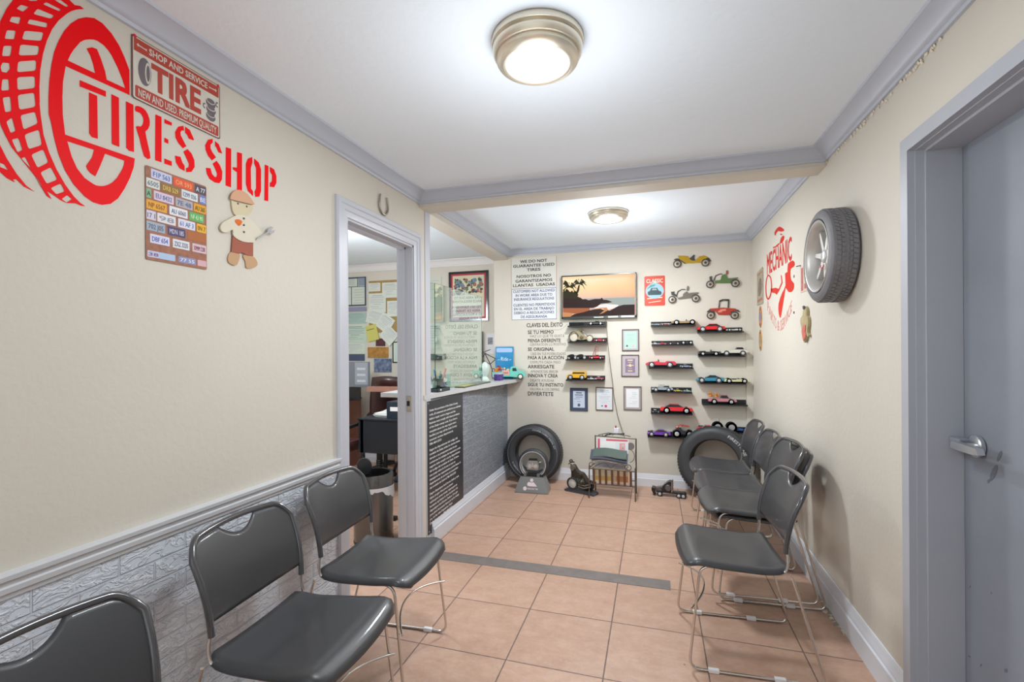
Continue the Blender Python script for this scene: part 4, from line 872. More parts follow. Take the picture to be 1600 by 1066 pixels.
metal_car('bare grey cut metal veteran car, beside the CLASSIC sign', [
    ('body', [(430, 475), (480, 462), (485, 435), (520, 410), (540, 430), (555, 425), (635, 420), (632, 432), (570, 450), (560, 475), (440, 488)], GRT, .004, .012),
    ('lamp_and_hood', [(365, 415), (400, 412), (398, 430), (420, 445), (430, 470), (400, 455), (372, 445)], TYR, .002, .009), ('driver', [(520, 405), (522, 368), (532, 355), (544, 370), (540, 402)], GRT, .003, .01),
    ('hoop', [(415, 455), (430, 410), (470, 388), (500, 388), (515, 398), (500, 396), (470, 396), (438, 415), (424, 460)], TYR, .003, .008)],
    [(378, 492, 38), (608, 480, 40)])
metal_car('red cut metal veteran car with a dark canopy, lowest of the metal cars', [
    ('body', [(745, 580), (820, 575), (880, 570), (1000, 580), (1005, 595), (950, 610), (945, 642), (830, 640), (800, 605), (750, 598)], RDT, .004, .012),
    ('canopy', [(838, 500), (870, 488), (935, 487), (930, 570), (920, 572), (924, 505), (880, 500), (842, 512), (838, 570), (830, 570)], mat('black_tin', '35302E', .5, .3), .003, .014),
    ('mudguard', [(715, 610), (745, 585), (790, 600), (800, 640), (785, 640), (765, 605), (725, 615)], TYR, .002, .009), ('mudguard', [(945, 610), (975, 590), (1020, 590), (1045, 610), (1030, 612), (990, 600), (955, 620)], TYR, .002, .009),
    ('scroll_emblem', [(820, 612), (850, 588), (900, 582), (905, 600), (870, 605), (860, 615), (835, 620)], mat('cream_script_tin', 'D88A78', .5), .012, .014)],
    [(754, 645, 40), (988, 645, 41)])

# ------------------------------------------------------------------ black ledges and the toy cars standing on them
def ledge(u0, u1, v, label):
    a, b = PB(u0, v, .05), PB(u1, v, .05); z = a.z; w = b.x - a.x
    t = thing('picture_ledge', label, 'shelf', (a.x, YB, z), 0, 'black ledges holding toy cars')
    MB().box((0, -.10, -.012), (w, 0, 0), bev=.001).build('shelf_board', BLACK, t)
    MB().box((0, -.006, 0), (w, 0, .040)).build('back_rail', BLACK, t)
    return t
LED = [(888, 948, 509.5, 'black ledge under the television, topmost of the left column'), (889, 949, 534.5, 'black ledge, second down in the left column'), (885, 945, 561.5, 'black ledge, third down in the left column'), (885, 945, 593, 'black ledge carrying the yellow bus'),
       (1017, 1086, 509, 'black ledge, topmost of the middle column'), (1018, 1083, 539, 'black ledge, second down in the middle column'), (1014, 1083, 574.5, 'black ledge, third down in the middle column'), (1017, 1081, 611.5, 'black ledge, fourth down in the middle column'), (1017, 1082, 644.5, 'black ledge, fifth down in the middle column'), (1012, 1080, 680.5, 'black ledge, lowest of the middle column'),
       (1090, 1161, 519, 'black ledge, topmost of the right column'), (1091, 1163, 556, 'black ledge, second down in the right column'), (1094, 1164, 598, 'black ledge, third down in the right column'), (1097, 1167, 630.5, 'black ledge, fourth down in the right column'), (1092, 1166, 672.5, 'black ledge, lowest of the right column')]
LZ = []
for a in LED: LZ.append(ledge(*a).location.z)
TW = mat('toy_tyre', '2C2D30', .5); TH = mat('toy_chrome_hub', 'D8DADC', .25, .6); TG = mat('toy_dark_glass', '23272C', .15)
PROF = {  # (body outline, cabin outline) in unit length, heights in units of length
    'sedan': ([(0, .10), (0, .19), (.04, .235), (.3, .25), (.62, .25), (.97, .215), (1, .17), (1, .10)], [(.16, .245), (.3, .345), (.55, .345), (.7, .245)]),
    'sport': ([(0, .08), (0, .17), (.04, .22), (.2, .225), (.6, .21), (.95, .15), (1, .11), (1, .08)], [(.14, .22), (.32, .30), (.5, .30), (.68, .205)]),
    'roadster': ([(0, .09), (0, .18), (.05, .225), (.3, .235), (.36, .19), (.52, .19), (.56, .235), (.9, .2), (1, .15), (1, .09)], [(.55, .23), (.57, .29), (.59, .29), (.6, .23)]),
    'hotrod': ([(0, .11), (0, .2), (.1, .25), (.4, .26), (.55, .23), (1, .2), (1, .11)], [(.15, .25), (.2, .34), (.4, .34), (.45, .25)]),
    'pickup': ([(0, .12), (0, .25), (.42, .25), (.45, .27), (.75, .27), (.78, .24), (.97, .22), (1, .18), (1, .12)], [(.44, .26), (.47, .40), (.66, .40), (.74, .26)]),
    'bus': ([(0, .10), (0, .42), (.03, .46), (.68, .46), (.74, .30), (.95, .26), (1, .2), (1, .10)], [(.06, .33), (.06, .41), (.66, .41), (.69, .33)]),
    'racer': ([(0, .12), (.02, .2), (.3, .22), (.45, .19), (1, .12), (1, .09), (.3, .08)], [(.3, .2), (.34, .27), (.4, .27), (.46, .19)]),
}
def toy_car(label, li, u0, u1, kind, col, flip=False, hub=None, wr=.105, off=.055, cab=None, extra=None, hs=1, name='toy_car', dz=0, wid=.4):
    z = LZ[li] if isinstance(li, int) else li
    a, b = PB(u0, 550, off), PB(u1, 550, off); Lg = b.x - a.x
    t = thing(name, label, 'toy car', ((a.x + b.x) / 2, YB - off, z + dz), PI if flip else 0, 'toy cars on the wall ledges')
    body, cabin = PROF[kind]; hw = Lg * wid / 2; hw = min(hw, .042)
    f = lambda k: (lambda x, y, d=0: Vector(((x - .5) * Lg, d, y * Lg * hs)))
    bm = MB(); lp = body
    # body: stacked cross sections so that the flanks curve
    vs = []; n = len(lp)
    for wv, sh in ((-1, .90), (-.8, 1), (.8, 1), (1, .90)):
        cx = .5; cy = .17
        vs += [((cx + (x - cx) * (.985 if abs(wv) == 1 else 1) - .5) * Lg, wv * hw, (cy + (y - cy) * sh) * Lg * hs) for x, y in lp]
    fs = [tuple(range(n)), tuple(range(3 * n, 4 * n))]
    for s in range(3): fs += [(s * n + i, s * n + (i + 1) % n, (s + 1) * n + (i + 1) % n, (s + 1) * n + i) for i in range(n)]
    bm.add(vs, fs); bm.build('body', mat('toy_paint_' + col, col, .25, coat=.5), t, smooth=50)
    vs = []; n = len(cabin)
    side = .88 if kind != 'bus' else 1.02
    mi = sum(x for x, y in cabin) / n
    for wv in (-side, side): vs += [((x - .5) * Lg, wv * hw * (1 - .28 * (y - .24) / .1 if kind not in ('bus',) else 1), y * Lg * hs) for x, y in cabin]
    MB().add(vs, [tuple(range(n)), tuple(range(n, 2 * n))] + [(i, (i + 1) % n, n + (i + 1) % n, n + i) for i in range(n)]).build('windows', TG, t)
    if kind in ('sedan', 'sport', 'pickup', 'hotrod'):
        (xa_, ya), (xb_, yb_) = cabin[1], cabin[2]
        MB().box(((xa_ - .52) * Lg, -hw * .66, ya * Lg * hs - .0005), ((xb_ - .48) * Lg, hw * .66, ya * Lg * hs + .003), bev=.001).build('roof', mat('toy_paint_' + (cab or col), cab or col, .25, coat=.5), t)
    R_ = wr * Lg
    for sx in (.2, .8):
        for sy in (-1, 1):
            w = MB(); w.lathe([(R_, -.006), (R_, .006), (R_ * .7, .007)], 20, (0, 0, 0), 'y'); w.lathe([(R_ * .56, .0072 * sy), (R_ * .4, .0078 * sy), (0, .008 * sy)], 16, (0, 0, 0), 'y', 1)
            w.lathe([(R_, -.006), (0, -.006)], 20, (0, 0, 0), 'y')
            w.build('wheel', [TW, hub or TH], t, smooth=40, loc=((sx - .5) * Lg, sy * (hw + (.0 if kind not in ('racer',) else .012)), R_))
    if extra: extra(t, Lg)
    return t
# left column
tb = thing('media_box', 'glossy black media box on the ledge under the television', 'media player', (PB(890, 505, .05).x, YB - .05, LZ[0]))
MB().box((0, -.038, .002), (.15, .038, .034), bev=.003).build('casing', BLACKG, tb)
mb = MB()
for x in (.01, .14): mb.box((x - .004, -.03, 0), (x + .004, .03, .003))
mb.build('foot', RUBBER, tb)
toy_car('dark olive toy car on the ledge under the television', 0, 919, 944, 'pickup', '39423A', hs=.62)
# cream chopper motorcycle
c_ = PB(909, 520, .05); t = thing('toy_motorcycle', 'large cream toy motorcycle, second ledge down on the left', 'toy motorcycle', (c_.x, YB - .05, LZ[1]))
CRM = mat('cream_toy_paint', 'CFC7B4', .4)
for x, r in ((-.085, .050), (.082, .036)):
    mb = MB().lathe([(r, -.008), (r, .008), (r * .82, .009), (r * .82, -.009)], 28, (0, 0, 0), 'y', closed=True); mb.lathe([(r * .84, .002), (0, .006)], 20, (0, 0, 0), 'y', 1); mb.lathe([(r * .84, -.002), (0, -.006)], 20, (0, 0, 0), 'y', 1); mb.build('wheel', [mat('dark_bronze_tyre', '57503F', .5), CRM], t, smooth=40, loc=(x, 0, r))
MB().poly(smooth([(-.12, .07), (-.085, .105), (-.03, .115), (.0, .09), (.03, .06), (.06, .035), (.02, .02), (-.05, .025), (-.03, .06), (-.06, .1)], 2), lambda x, y, d=0: Vector((x, d, y)), -.013, .013).build('body', mat('bronze_cream_toy', '9C9072', .4, .3), t)
MB().lathe([(0, -.022), (.018, -.02), (.022, 0), (.018, .02), (0, .022)], 14, (.0, 0, .045), 'y').build('engine', mat('dark_bronze', '6A604C', .4, .4), t, smooth=50)
MB().poly(smooth([(-.14, .05), (-.12, .095), (-.085, .112), (-.05, .1), (-.07, .104), (-.1, .1), (-.125, .07)], 2), lambda x, y, d=0: Vector((x, d, y)), -.014, .014).build('mudguard', mat('dark_bronze', '6A604C', .4, .4), t)
MB().tube([(.082, 0, .036), (.04, 0, .085), (.0, 0, .12)], .004).tube([(0, -.02, .125), (0, .02, .125)], .003).build('fork', mat('dark_bronze', '6A604C', .4, .4), t)
MB().poly(smooth([(-.06, .11), (-.03, .13), (.015, .132), (.02, .122), (-.02, .112)], 2), lambda x, y, d=0: Vector((x, d, y)), -.012, .012).build('saddle', mat('brown_toy_saddle', '6C5A40', .6), t)
toy_car('small red toy car beside the cream motorcycle', 1, 929, 947, 'sport', 'D23236', hs=.9)
def moto(u, li, label):
    c_ = PB(u, 540, .05); t = thing('toy_motorcycle', label, 'toy motorcycle', (c_.x, YB - .05, LZ[li]), 0, 'black toy motorcycles')
    for x in (-.034, .034):
        mb = MB().lathe([(.02, -.004), (.02, .004), (.014, .004), (.014, -.004)], 20, (0, 0, 0), 'y', closed=True); mb.lathe([(.015, .001), (0, .003)], 12, (0, 0, 0), 'y', 1); mb.build('wheel', [TW, SILVER], t, smooth=40, loc=(x, 0, .02))
    MB().poly(smooth([(-.05, .035), (-.02, .05), (.01, .052), (.025, .04), (.01, .018), (-.02, .016)], 2), lambda x, y, d=0: Vector((x, d, y)), -.008, .008).build('body', BLACKG, t)
    MB().tube([(.034, 0, .02), (.015, 0, .058)], .002).tube([(.014, -.015, .058), (.014, .015, .058)], .002).build('fork', SILVER, t)
moto(894, 2, 'black toy motorcycle at the left end of the third left ledge'); moto(908, 2, 'black toy motorcycle beside the red tow truck')
def crane(t, Lg):
    MB().tube([(-.3 * Lg, 0, .2 * Lg), (-.02 * Lg, 0, .95 * Lg), (.12 * Lg, 0, .80 * Lg)], .0035).tube([(.12 * Lg, 0, .8 * Lg), (.12 * Lg, 0, .55 * Lg)], .0015).tube([(-.1 * Lg, .0, .25 * Lg), (.0, 0, .75 * Lg)], .0025).build('jib', mat('red_jib', 'A84038', .4), t)
toy_car('red toy tow truck with a raised jib, third left ledge', 2, 921, 943, 'pickup', 'D22430', hs=.75, extra=crane)
def busx(t, Lg): 
    MB().box((-.44 * Lg, -.0425, .315 * Lg), (.18 * Lg, -.0415, .322 * Lg)).build('black_stripe', BLACK, t)
    mb = MB()
    for k in range(5): mb.box(((-.36 + k * .11) * Lg, -.0445, .32 * Lg), ((-.35 + k * .11) * Lg, -.0405, .42 * Lg))
    mb.build('window_pillar', mat('toy_paint_E0A81C', 'E0A81C', .25), t)
toy_car('yellow toy school bus on the lowest left ledge', 3, 886, 916, 'bus', 'E0A81C', True, wr=.13, extra=busx, wid=.45, hs=.95)
toy_car('small white and red toy car beside the yellow bus', 3, 918, 931, 'sedan', 'D9D6D2', hs=.8); toy_car('small red and white toy car at the right end of the bus ledge', 3, 929.5, 943, 'sedan', 'C05060', cab='E8E6E2', hs=1, off=.03)
# middle column
toy_car('pale blue and pink toy car at the left end of the top middle ledge', 4, 1017, 1033, 'roadster', '9FB4BC', hs=.8); toy_car('pink and maroon toy car in the middle of the top middle ledge', 4, 1032, 1049, 'sedan', 'C08A88', cab='5A2A2A', hs=.75)
toy_car('long tan open toy car at the right of the top middle ledge', 4, 1049, 1090, 'roadster', '9C8660', hs=.75)
toy_car('small white toy car at the left end of the second middle ledge', 5, 1018, 1030, 'sedan', 'DCDCDC', hs=.9); toy_car('small red toy car, second on the second middle ledge', 5, 1029, 1042, 'sedan', 'C8404C', hs=.9, off=.035); toy_car('dark maroon toy car on the second middle ledge', 5, 1044, 1063, 'sport', '4A2E34', hs=.8); toy_car('black open-wheel toy racer on the second middle ledge', 5, 1064, 1083, 'racer', '34363A', wr=.16)
toy_car('large crimson toy roadster on the third middle ledge', 6, 1009, 1056, 'roadster', 'CC2A42', True, hs=1.0); toy_car('small silver-blue toy car behind the crimson roadster', 6, 1062, 1082, 'sport', '8F9DB8', hs=.9)
def pipes(t, Lg):
    mb = MB()
    for k in range(4): mb.tube([((-.05 + k * .07) * Lg, 0, .2 * Lg), ((-.07 + k * .07) * Lg, 0, .36 * Lg)], .003)
    mb.build('engine_pipe', CHROME, t)
toy_car('steel blue toy hot rod on the fourth middle ledge', 7, 1018, 1051, 'hotrod', '8FA0AC', True, hs=.85, extra=pipes); toy_car('small yellow toy car on the fourth middle ledge', 7, 1052, 1067, 'sport', 'D6C640', hs=1); toy_car('small pale green toy car on the fourth middle ledge', 7, 1068, 1081, 'sport', 'B8D8C4', hs=1)
toy_car('small black and white toy car at the left end of the fifth middle ledge', 8, 1017, 1031, 'sedan', '35373A', cab='D8D8DC', hs=.95); toy_car('large bright red toy sports car on the fifth middle ledge', 8, 1031, 1082, 'sedan', 'E0202C', hs=.85, off=.06)
toy_car('metallic purple toy coupe on the lowest middle ledge', 9, 1010, 1047, 'sport', '7A34B4', True, hs=.95)
def monster(t, Lg):
    MB().tube([(-.35 * Lg, -.03, .45 * Lg), (-.1 * Lg, -.03, .62 * Lg), (.3 * Lg, -.03, .55 * Lg)], .004).tube([(-.35 * Lg, .03, .45 * Lg), (-.1 * Lg, .03, .62 * Lg), (.3 * Lg, .03, .55 * Lg)], .004).build('roll_cage', mat('red_cage', 'C24A3A', .4), t)
toy_car('black toy monster truck with a red roll cage on the lowest middle ledge', 9, 1050, 1083, 'hotrod', '2C2C38', wr=.19, hs=1.5, extra=monster, cab='E8D8D0', off=.07, dz=0, wid=.3)
# right column
toy_car('large red toy car on the top right ledge', 10, 1089, 1133, 'sedan', 'E01C24', True, hs=.85); toy_car('long white and grey toy car on the top right ledge', 10, 1134, 1161, 'roadster', 'D4D4CC', hs=.7)
toy_car('black toy convertible on the second right ledge', 11, 1091, 1125, 'roadster', '2A2A28', hs=1.05); toy_car('long white vintage toy car on the second right ledge', 11, 1126, 1168, 'hotrod', 'DAD8CC', True, hs=1.0)
toy_car('teal blue toy car on the third right ledge', 12, 1087, 1131, 'sport', '2A8CAA', True, hs=.95); toy_car('pale yellow toy convertible on the third right ledge', 12, 1130, 1170, 'roadster', 'D6D8A8', hs=.75)
def flowers(t, Lg):
    mb = MB()
    for k in range(22):
        a = Vector((random.uniform(-.48, -.08) * Lg, random.uniform(-.02, .02), random.uniform(.27, .42) * Lg)); r = random.uniform(.006, .011)
        mb.lathe([(0, -r), (r * .8, -r * .5), (r, 0), (r * .8, r * .5), (0, r)], 8, a, 'z')
    mb.build('flower_load', mat('orange_toy_flowers', 'D8963A', .7, var=.3, vscale=90), t)
toy_car('pink toy pickup loaded with orange flowers, fourth right ledge', 13, 1106, 1150, 'pickup', 'C8848C', hs=.85, extra=flowers)
toy_car('red toy car at the left end of the lowest right ledge', 14, 1088, 1118, 'sedan', 'C42A40', True, hs=.85)
def gr(t, Lg): MB().tube([(-.2 * Lg, 0, .3 * Lg), (-.22 * Lg, 0, .62 * Lg)], .004).build('exhaust', CHROME, t)
toy_car('grey toy tractor with big wheels on the lowest right ledge', 14, 1113, 1149, 'hotrod', 'B9B9B4', wr=.24, hs=1.1, extra=gr, off=.085, wid=.25, name='toy_tractor')
toy_car('blue toy racer at the right end of the lowest right ledge', 14, 1141, 1168, 'racer', '2C62B8', wr=.12, hs=1.2)

# power lead hanging from the television
pts = [PB(u, v, d) for u, v, d in ((946.5, 500, .03), (948, 512, .11), (950, 540, .112), (954, 575, .10), (957.5, 600, .02), (959, 618, .018), (965, 650, .02), (972, 672, .03), (976, 684, .05))]
mb = MB().tube(arc_pts([tuple(p) for p in pts], .03, 3), .0035, 6); tag(mb.build('power_cable', mat('grey_brown_cable', '6E665C', .5), smooth=60), 'thin dark cable hanging down the wall from the television', 'cable')

# ================================================================== right wall
wy, wz, R_ = 2.72, 1.857, .229; wx0, wx1 = XR - .004, XR - .118
t = thing('mounted_tyre', 'worn car tyre with a silver rim mounted flat on the right wall', 'tyre', (XR, wy, wz))
mb = MB(); d0, d1 = -.004, -.118
mb.lathe([(.175, d0), (R_ - .012, d0), (R_ - .002, d0 - .008), (R_, d0 - .016), (R_, d1 + .02), (R_ - .004, d1 + .008), (R_ - .018, d1), (R_ - .040, d1 - .003), (R_ - .050, d1 + .006), (R_ - .052, d1 + .012)], 96, (0, 0, 0), 'x', caps=False)
mb.build('tyre', RUBBER2, t, smooth=40)
mb = MB()
for k in range(64):
    a0 = 2 * PI * k / 64
    for (xx0, xx1, sh) in ((d1 + .018, d1 + .034, 0), (d1 + .036, d1 + .050, .5), (d1 + .068, d1 + .080, .3), (d1 + .082, d0 - .012, .8)):
        a = a0 + sh * PI / 32; vs = []
        for (ax_, rr) in ((xx0, R_ - .001), (xx1, R_ - .001), (xx1, R_ + .0035), (xx0, R_ + .0035)):
            for da in (-.034, .034): vs.append((ax_, rr * math.cos(a + da + (ax_ - xx0) * 1.2), rr * math.sin(a + da + (ax_ - xx0) * 1.2)))
        mb.add(vs, [(0, 1, 3, 2), (2, 3, 5, 4), (4, 5, 7, 6), (6, 7, 1, 0), (0, 2, 4, 6), (1, 3, 5, 7)])
mb.build('tread_blocks', RUBBER2, t)
RIM = mat('satin_silver_rim', 'DAD9D5', .38, .45, bump=.04, bscale=30)
mb = MB().lathe([(.180, d1 - .001), (.176, d1 - .005), (.170, d1 - .002), (.160, d1 + .02), (.152, d1 + .05), (.148, d0 - .03), (.12, d0 - .02), (0, d0 - .016)], 72, (0, 0, 0), 'x', caps=False); mb.build('rim_barrel', RIM, t, smooth=50)
for k in range(7):
    a = 2 * PI * k / 7 + .2; c_, s_ = math.cos(a), math.sin(a); mb = MB()
    mb.poly([(.02, -.016), (.15, -.009), (.15, .009), (.02, .016)], lambda x, y, d=0, c_=c_, s_=s_: Vector((d, x * c_ - y * s_, x * s_ + y * c_)), d0 - .078, d0 - .055); mb.build('spoke', RIM, t)
MB().lathe([(.034, d0 - .03), (.034, d0 - .08), (.026, d0 - .087), (0, d0 - .088)], 28, (0, 0, 0), 'x').build('hub_cap', SILVER, t, smooth=40)
mb = MB()
for k, (dy, dz) in enumerate(((-.02, -.05), (.01, -.06), (.03, -.045))): mb.box((d0 - .090, dy - .008, dz - .006), (d0 - .087, dy + .008, dz + .006))
mb.build('red_sticker', mat('red_rim_sticker', 'C8606A', .5), t)
# MECHANIC decal
M_ = onplane('R', zc(1190, 350, 5.917)); DR = mat('faded_red_vinyl', 'CF3A30', .6, spec=.1); DP = mat('pale_red_vinyl', 'DC9088', .5)
t = thing('wall_decal', 'red MECHANIC decal with a capped man, wheel and spanner on the right wall', 'wall decal', (0, 0, 0))
MB().poly(smooth(M_([(120, 80), (140, 45), (165, 25), (195, 40), (210, 62), (180, 72), (155, 65), (135, 90), (130, 110)]), 2), fR, 0, .0008).build('cap_shape', DR, t)
mb = MB(); mb.poly(M_([(170, 92), (185, 90), (195, 98), (180, 105)]), fR, 0, .0008); mb.poly(M_([(118, 95), (128, 90), (126, 104)]), fR, 0, .0008); mb.poly(smooth(M_([(170, 180), (180, 130), (200, 108), (212, 118), (205, 150), (190, 175)]), 2), fR, 0, .0008); mb.poly(M_([(105, 215), (130, 205), (150, 185), (170, 175), (165, 190), (145, 210), (110, 228)]), fR, 0, .0008); mb.build('face_and_collar', DR, t)
q = M_([(52, 470), (278, 110), (52, 280), (278, 330)]); yb0, yb1 = q[0][0], q[1][0]
def mech(x, y, d=0):   # letters follow the rising band
    k = x; zb_ = q[0][1] + (q[3][1] - q[0][1]) * k; zt_ = q[2][1] + (q[1][1] - q[2][1]) * k
    return Vector(fR(yb0 + (yb1 - yb0) * k, zb_ + (zt_ - zb_) * y, d))
mb = MB(); text(mb, 'MECHANIC', 0, 0, 1, 1, f3=mech, bold=.012, dep=.0008); mb.build('lettering', DR, t)
mb = MB(); flat(mb, shape2d([smooth(M_([(65, 468), (90, 500), (98, 590), (85, 670), (62, 702), (42, 670), (36, 580), (45, 500)]), 3), smooth(M_([(65, 482), (83, 510), (88, 590), (78, 655), (62, 685), (50, 660), (45, 580), (52, 510)]), 3)]), fR); mb.build('bicycle_wheel', DR, t)
mb = MB(); mb.poly(M_([(85, 600), (130, 590), (160, 600), (185, 540), (178, 470), (188, 480), (195, 545), (165, 615), (140, 655), (125, 640), (95, 635)]), fR, 0, .0008); mb.build('arm_shape', DR, t)
MB().poly(smooth(M_([(245, 370), (290, 338), (308, 365), (300, 395), (272, 415), (268, 460), (275, 520), (300, 550), (298, 600), (275, 630), (245, 625), (225, 590), (215, 640), (190, 800), (175, 870), (160, 830), (158, 740), (190, 640), (222, 570), (218, 460), (240, 445)]), 2), fR, 0, .0008).build('spanner_shape', DR, t)
q2 = M_([(55, 790), (150, 1010), (180, 1030), (280, 800)])
def arcR(us, ue, ve0, vm, ht):
    pass
mb = MB()
def bow(x, y, d=0):
    u = 55 + 225 * x; v = 800 + 190 * math.sin(PI * x) - y * 100; p = M_([(u, v)])[0]; return Vector(fR(p[0], p[1], d))
text(mb, 'PARTS & SERVICE', 0, 0, 1, 1, f3=bow, bold=.0, dep=.0008); mb.build('lettering', DP, t)
q = PR(1241, 488.5); mb = MB(); mb.lathe([(0, -.006), (.008, -.004), (.009, 0)], 12, (XR, q.y, q.z), 'x'); tag(mb.build('wall_stud', mat('dark_red_knob', '6E2E36', .4)), 'small dark round knob beside the MECHANIC decal', 'knob')
mb = MB(); q = PR(1241, 432); mb.lathe([(0, -.006), (.010, -.004), (.011, 0)], 12, (XR, q.y, q.z), 'x'); tag(mb.build('wall_plug', mat('grey_wall_plug', '8B8B86', .5)), 'small grey plug between the decal spanner jaws', 'plug')
# little tin signs at the far end of the right wall
a, b = PR(1184, 470), PR(1193, 420); t = thing('tin_sign', 'narrow weathered tin sign at the far end of the right wall', 'sign', (XR, a.y, 1.782)); w_ = .235
f3 = norm3((0, 0, 0), w_, .305, 'R', .002)
mb = MB().poly([(0, 0), (1, 0), (1, 1.0), (.9, 1.04), (0, .97)], f3, 0, .004); mb.build('plate', mat('weathered_tan_tin', 'A9A088', .5, var=.15, vscale=20), t)
mb = MB(); mb.poly(smooth([(.2, .3), (.5, .25), (.85, .4), (.8, .7), (.5, .75), (.3, .6)], 2), f3, .004, .0046); mb.build('printed_picture', mat('brown_grey_print', '7B6C64', .5, var=.3, vscale=40), t)
mb = MB(); mb.poly([(.1, .08), (.9, .1), (.9, .18), (.1, .16)], f3, .004, .0046); mb.poly([(.1, .86), (.9, .9), (.9, .94), (.1, .9)], f3, .004, .0046); mb.build('printed_band', mat('dull_red_print', 'A8685C', .5), t)
for v0, v1, c1, c2, lb in ((478, 512.5, 'C9874A', '7E8CA8', 'oval tin sign with blue and orange print, upper of the two small ovals'), (515, 548.5, 'C79A5C', 'A7906C', 'long ochre oval tin sign, lower of the two small ovals')):
    c_ = PR(1188.6, (v0 + v1) / 2); hz_ = (PR(1188.6, v0).z - PR(1188.6, v1).z) / 2; t = thing('tin_sign', lb, 'sign', (XR, c_.y, c_.z)); g_ = lambda x, y, d=0: Vector((-d, x, y))
    MB().poly(circ(0, 0, .062, hz_, 32), g_, 0, .004).build('plate', mat('tin_' + c1, c1, .45, var=.2, vscale=30), t)
    mb = MB(); mb.poly(circ(0, 0, .045, hz_ * .45, 24), g_, .004, .0046); mb.build('printed_centre', mat('tin_' + c2, c2, .45, var=.25, vscale=40), t)
    for s_ in (-1, 1): MB().poly(circ(0, s_ * hz_ * .7, .022, hz_ * .14, 16), g_, .004, .0048).build('printed_detail', mat('tin_detail', '8A4A34', .5), t)
a, b = PR(1251.5, 458), PR(1262, 412); t = thing('tin_sign', 'pink and white tin sign hung behind the mounted tyre', 'sign', (XR, a.y, a.z)); f3 = norm3((0, 0, 0), .20, b.z - a.z, 'R', .001)
mb = MB(); plate(mb, f3, 0, 0, 1, 1, 0, .002); mb.build('plate', mat('pale_pink_tin', 'D6BDB2', .5), t)
mb = MB(); plate(mb, f3, .08, .06, .3, .94, .002, .0025); plate(mb, f3, .4, .1, .95, .3, .002, .0025); mb.build('printed_band', mat('muted_red_tin', 'B86A60', .5, var=.3, vscale=40), t)
mb = MB(); mb.tube([(-.004, -.01, b.z - a.z + .01), (-.02, .02, b.z - a.z + .01)], .003); mb.build('hook', BLACK, t)
K_ = onplane('R', zc(1245, 400, 7.6)); t = thing('wooden_figure', 'slim carved bird-like wooden plaque under the mounted tyre', 'wall ornament', (0, 0, 0))
MB().poly(smooth(K_([(120, 600), (140, 610), (152, 650), (150, 700), (165, 730), (170, 800), (160, 900), (175, 940), (165, 960), (150, 930), (140, 980), (122, 1030), (105, 960), (98, 890), (78, 800), (80, 740), (105, 700), (108, 640)]), 2), fR, .001, .016).build('body', mat('olive_carved_wood', 'B2A57C', .6, var=.2, vscale=30), t)
MB().poly(smooth(K_([(125, 820), (145, 830), (140, 900), (150, 940), (122, 1010), (106, 940), (100, 880)]), 2), fR, .016, .020).build('red_breast', mat('coral_paint', 'CF6F60', .5), t)
MB().poly(smooth(K_([(112, 600), (125, 590), (138, 600), (135, 625), (118, 635)]), 2), fR, .016, .020).build('dark_cap', BLACK, t)

# ================================================================== things on the floor by the back wall
def tyre_mesh(R, r, w, name, t, m=RUBBER, n=72):
    mb = MB().lathe([(r, -w * .36), (r + .012, -w * .46), ((R + r) / 2, -w * .52), (R - .035, -w * .5), (R - .015, -w * .44), (R - .004, -w * .36), (R, -w * .2), (R, w * .2), (R - .004, w * .36), (R - .015, w * .44), (R - .035, w * .5), ((R + r) / 2, w * .52), (r + .012, w * .46), (r, w * .36), (r + .02, w * .3), (R - .03, w * .3), (R - .03, -w * .3), (r + .02, -w * .3)], n, (0, 0, 0), 'y', closed=True)
    return mb.build(name, m, t, smooth=45)
def treads(R, w, t, n=70):
    mb = MB()
    for k in range(n):
        for row, (y0_, y1_) in enumerate(((-w * .36, -w * .2), (-w * .17, -.004), (.004, w * .17), (w * .2, w * .36))):
            a = 2 * PI * (k + .5 * (row % 2)) / n; da = PI / n * .78; vs = []
            for yy, rr in ((y0_, R - .003), (y1_, R - .003), (y1_, R + .004), (y0_, R + .004)):
                for s in (-da, da): vs.append((rr * math.cos(a + s), yy, rr * math.sin(a + s)))
            mb.add(vs, [(0, 1, 3, 2), (2, 3, 5, 4), (4, 5, 7, 6), (6, 7, 1, 0), (0, 2, 4, 6), (1, 3, 5, 7)])
    mb.build('tread_blocks', RUBBER, t)
WHI = mat('white_tyre_lettering', 'CFD2D6', .5)
def arc_text(s, rad, a_mid, span, ht, y, t, name='lettering', m=WHI):
    def f(x, yy, d=0):
        a = a_mid + span / 2 - span * x; rr = rad + yy * ht
        return Vector((rr * math.cos(a), y - d, rr * math.sin(a)))
    mb = MB(); text(mb, s, 0, 0, 1, 1, f3=f, bold=.0, dep=.0012); mb.build(name, m, t)
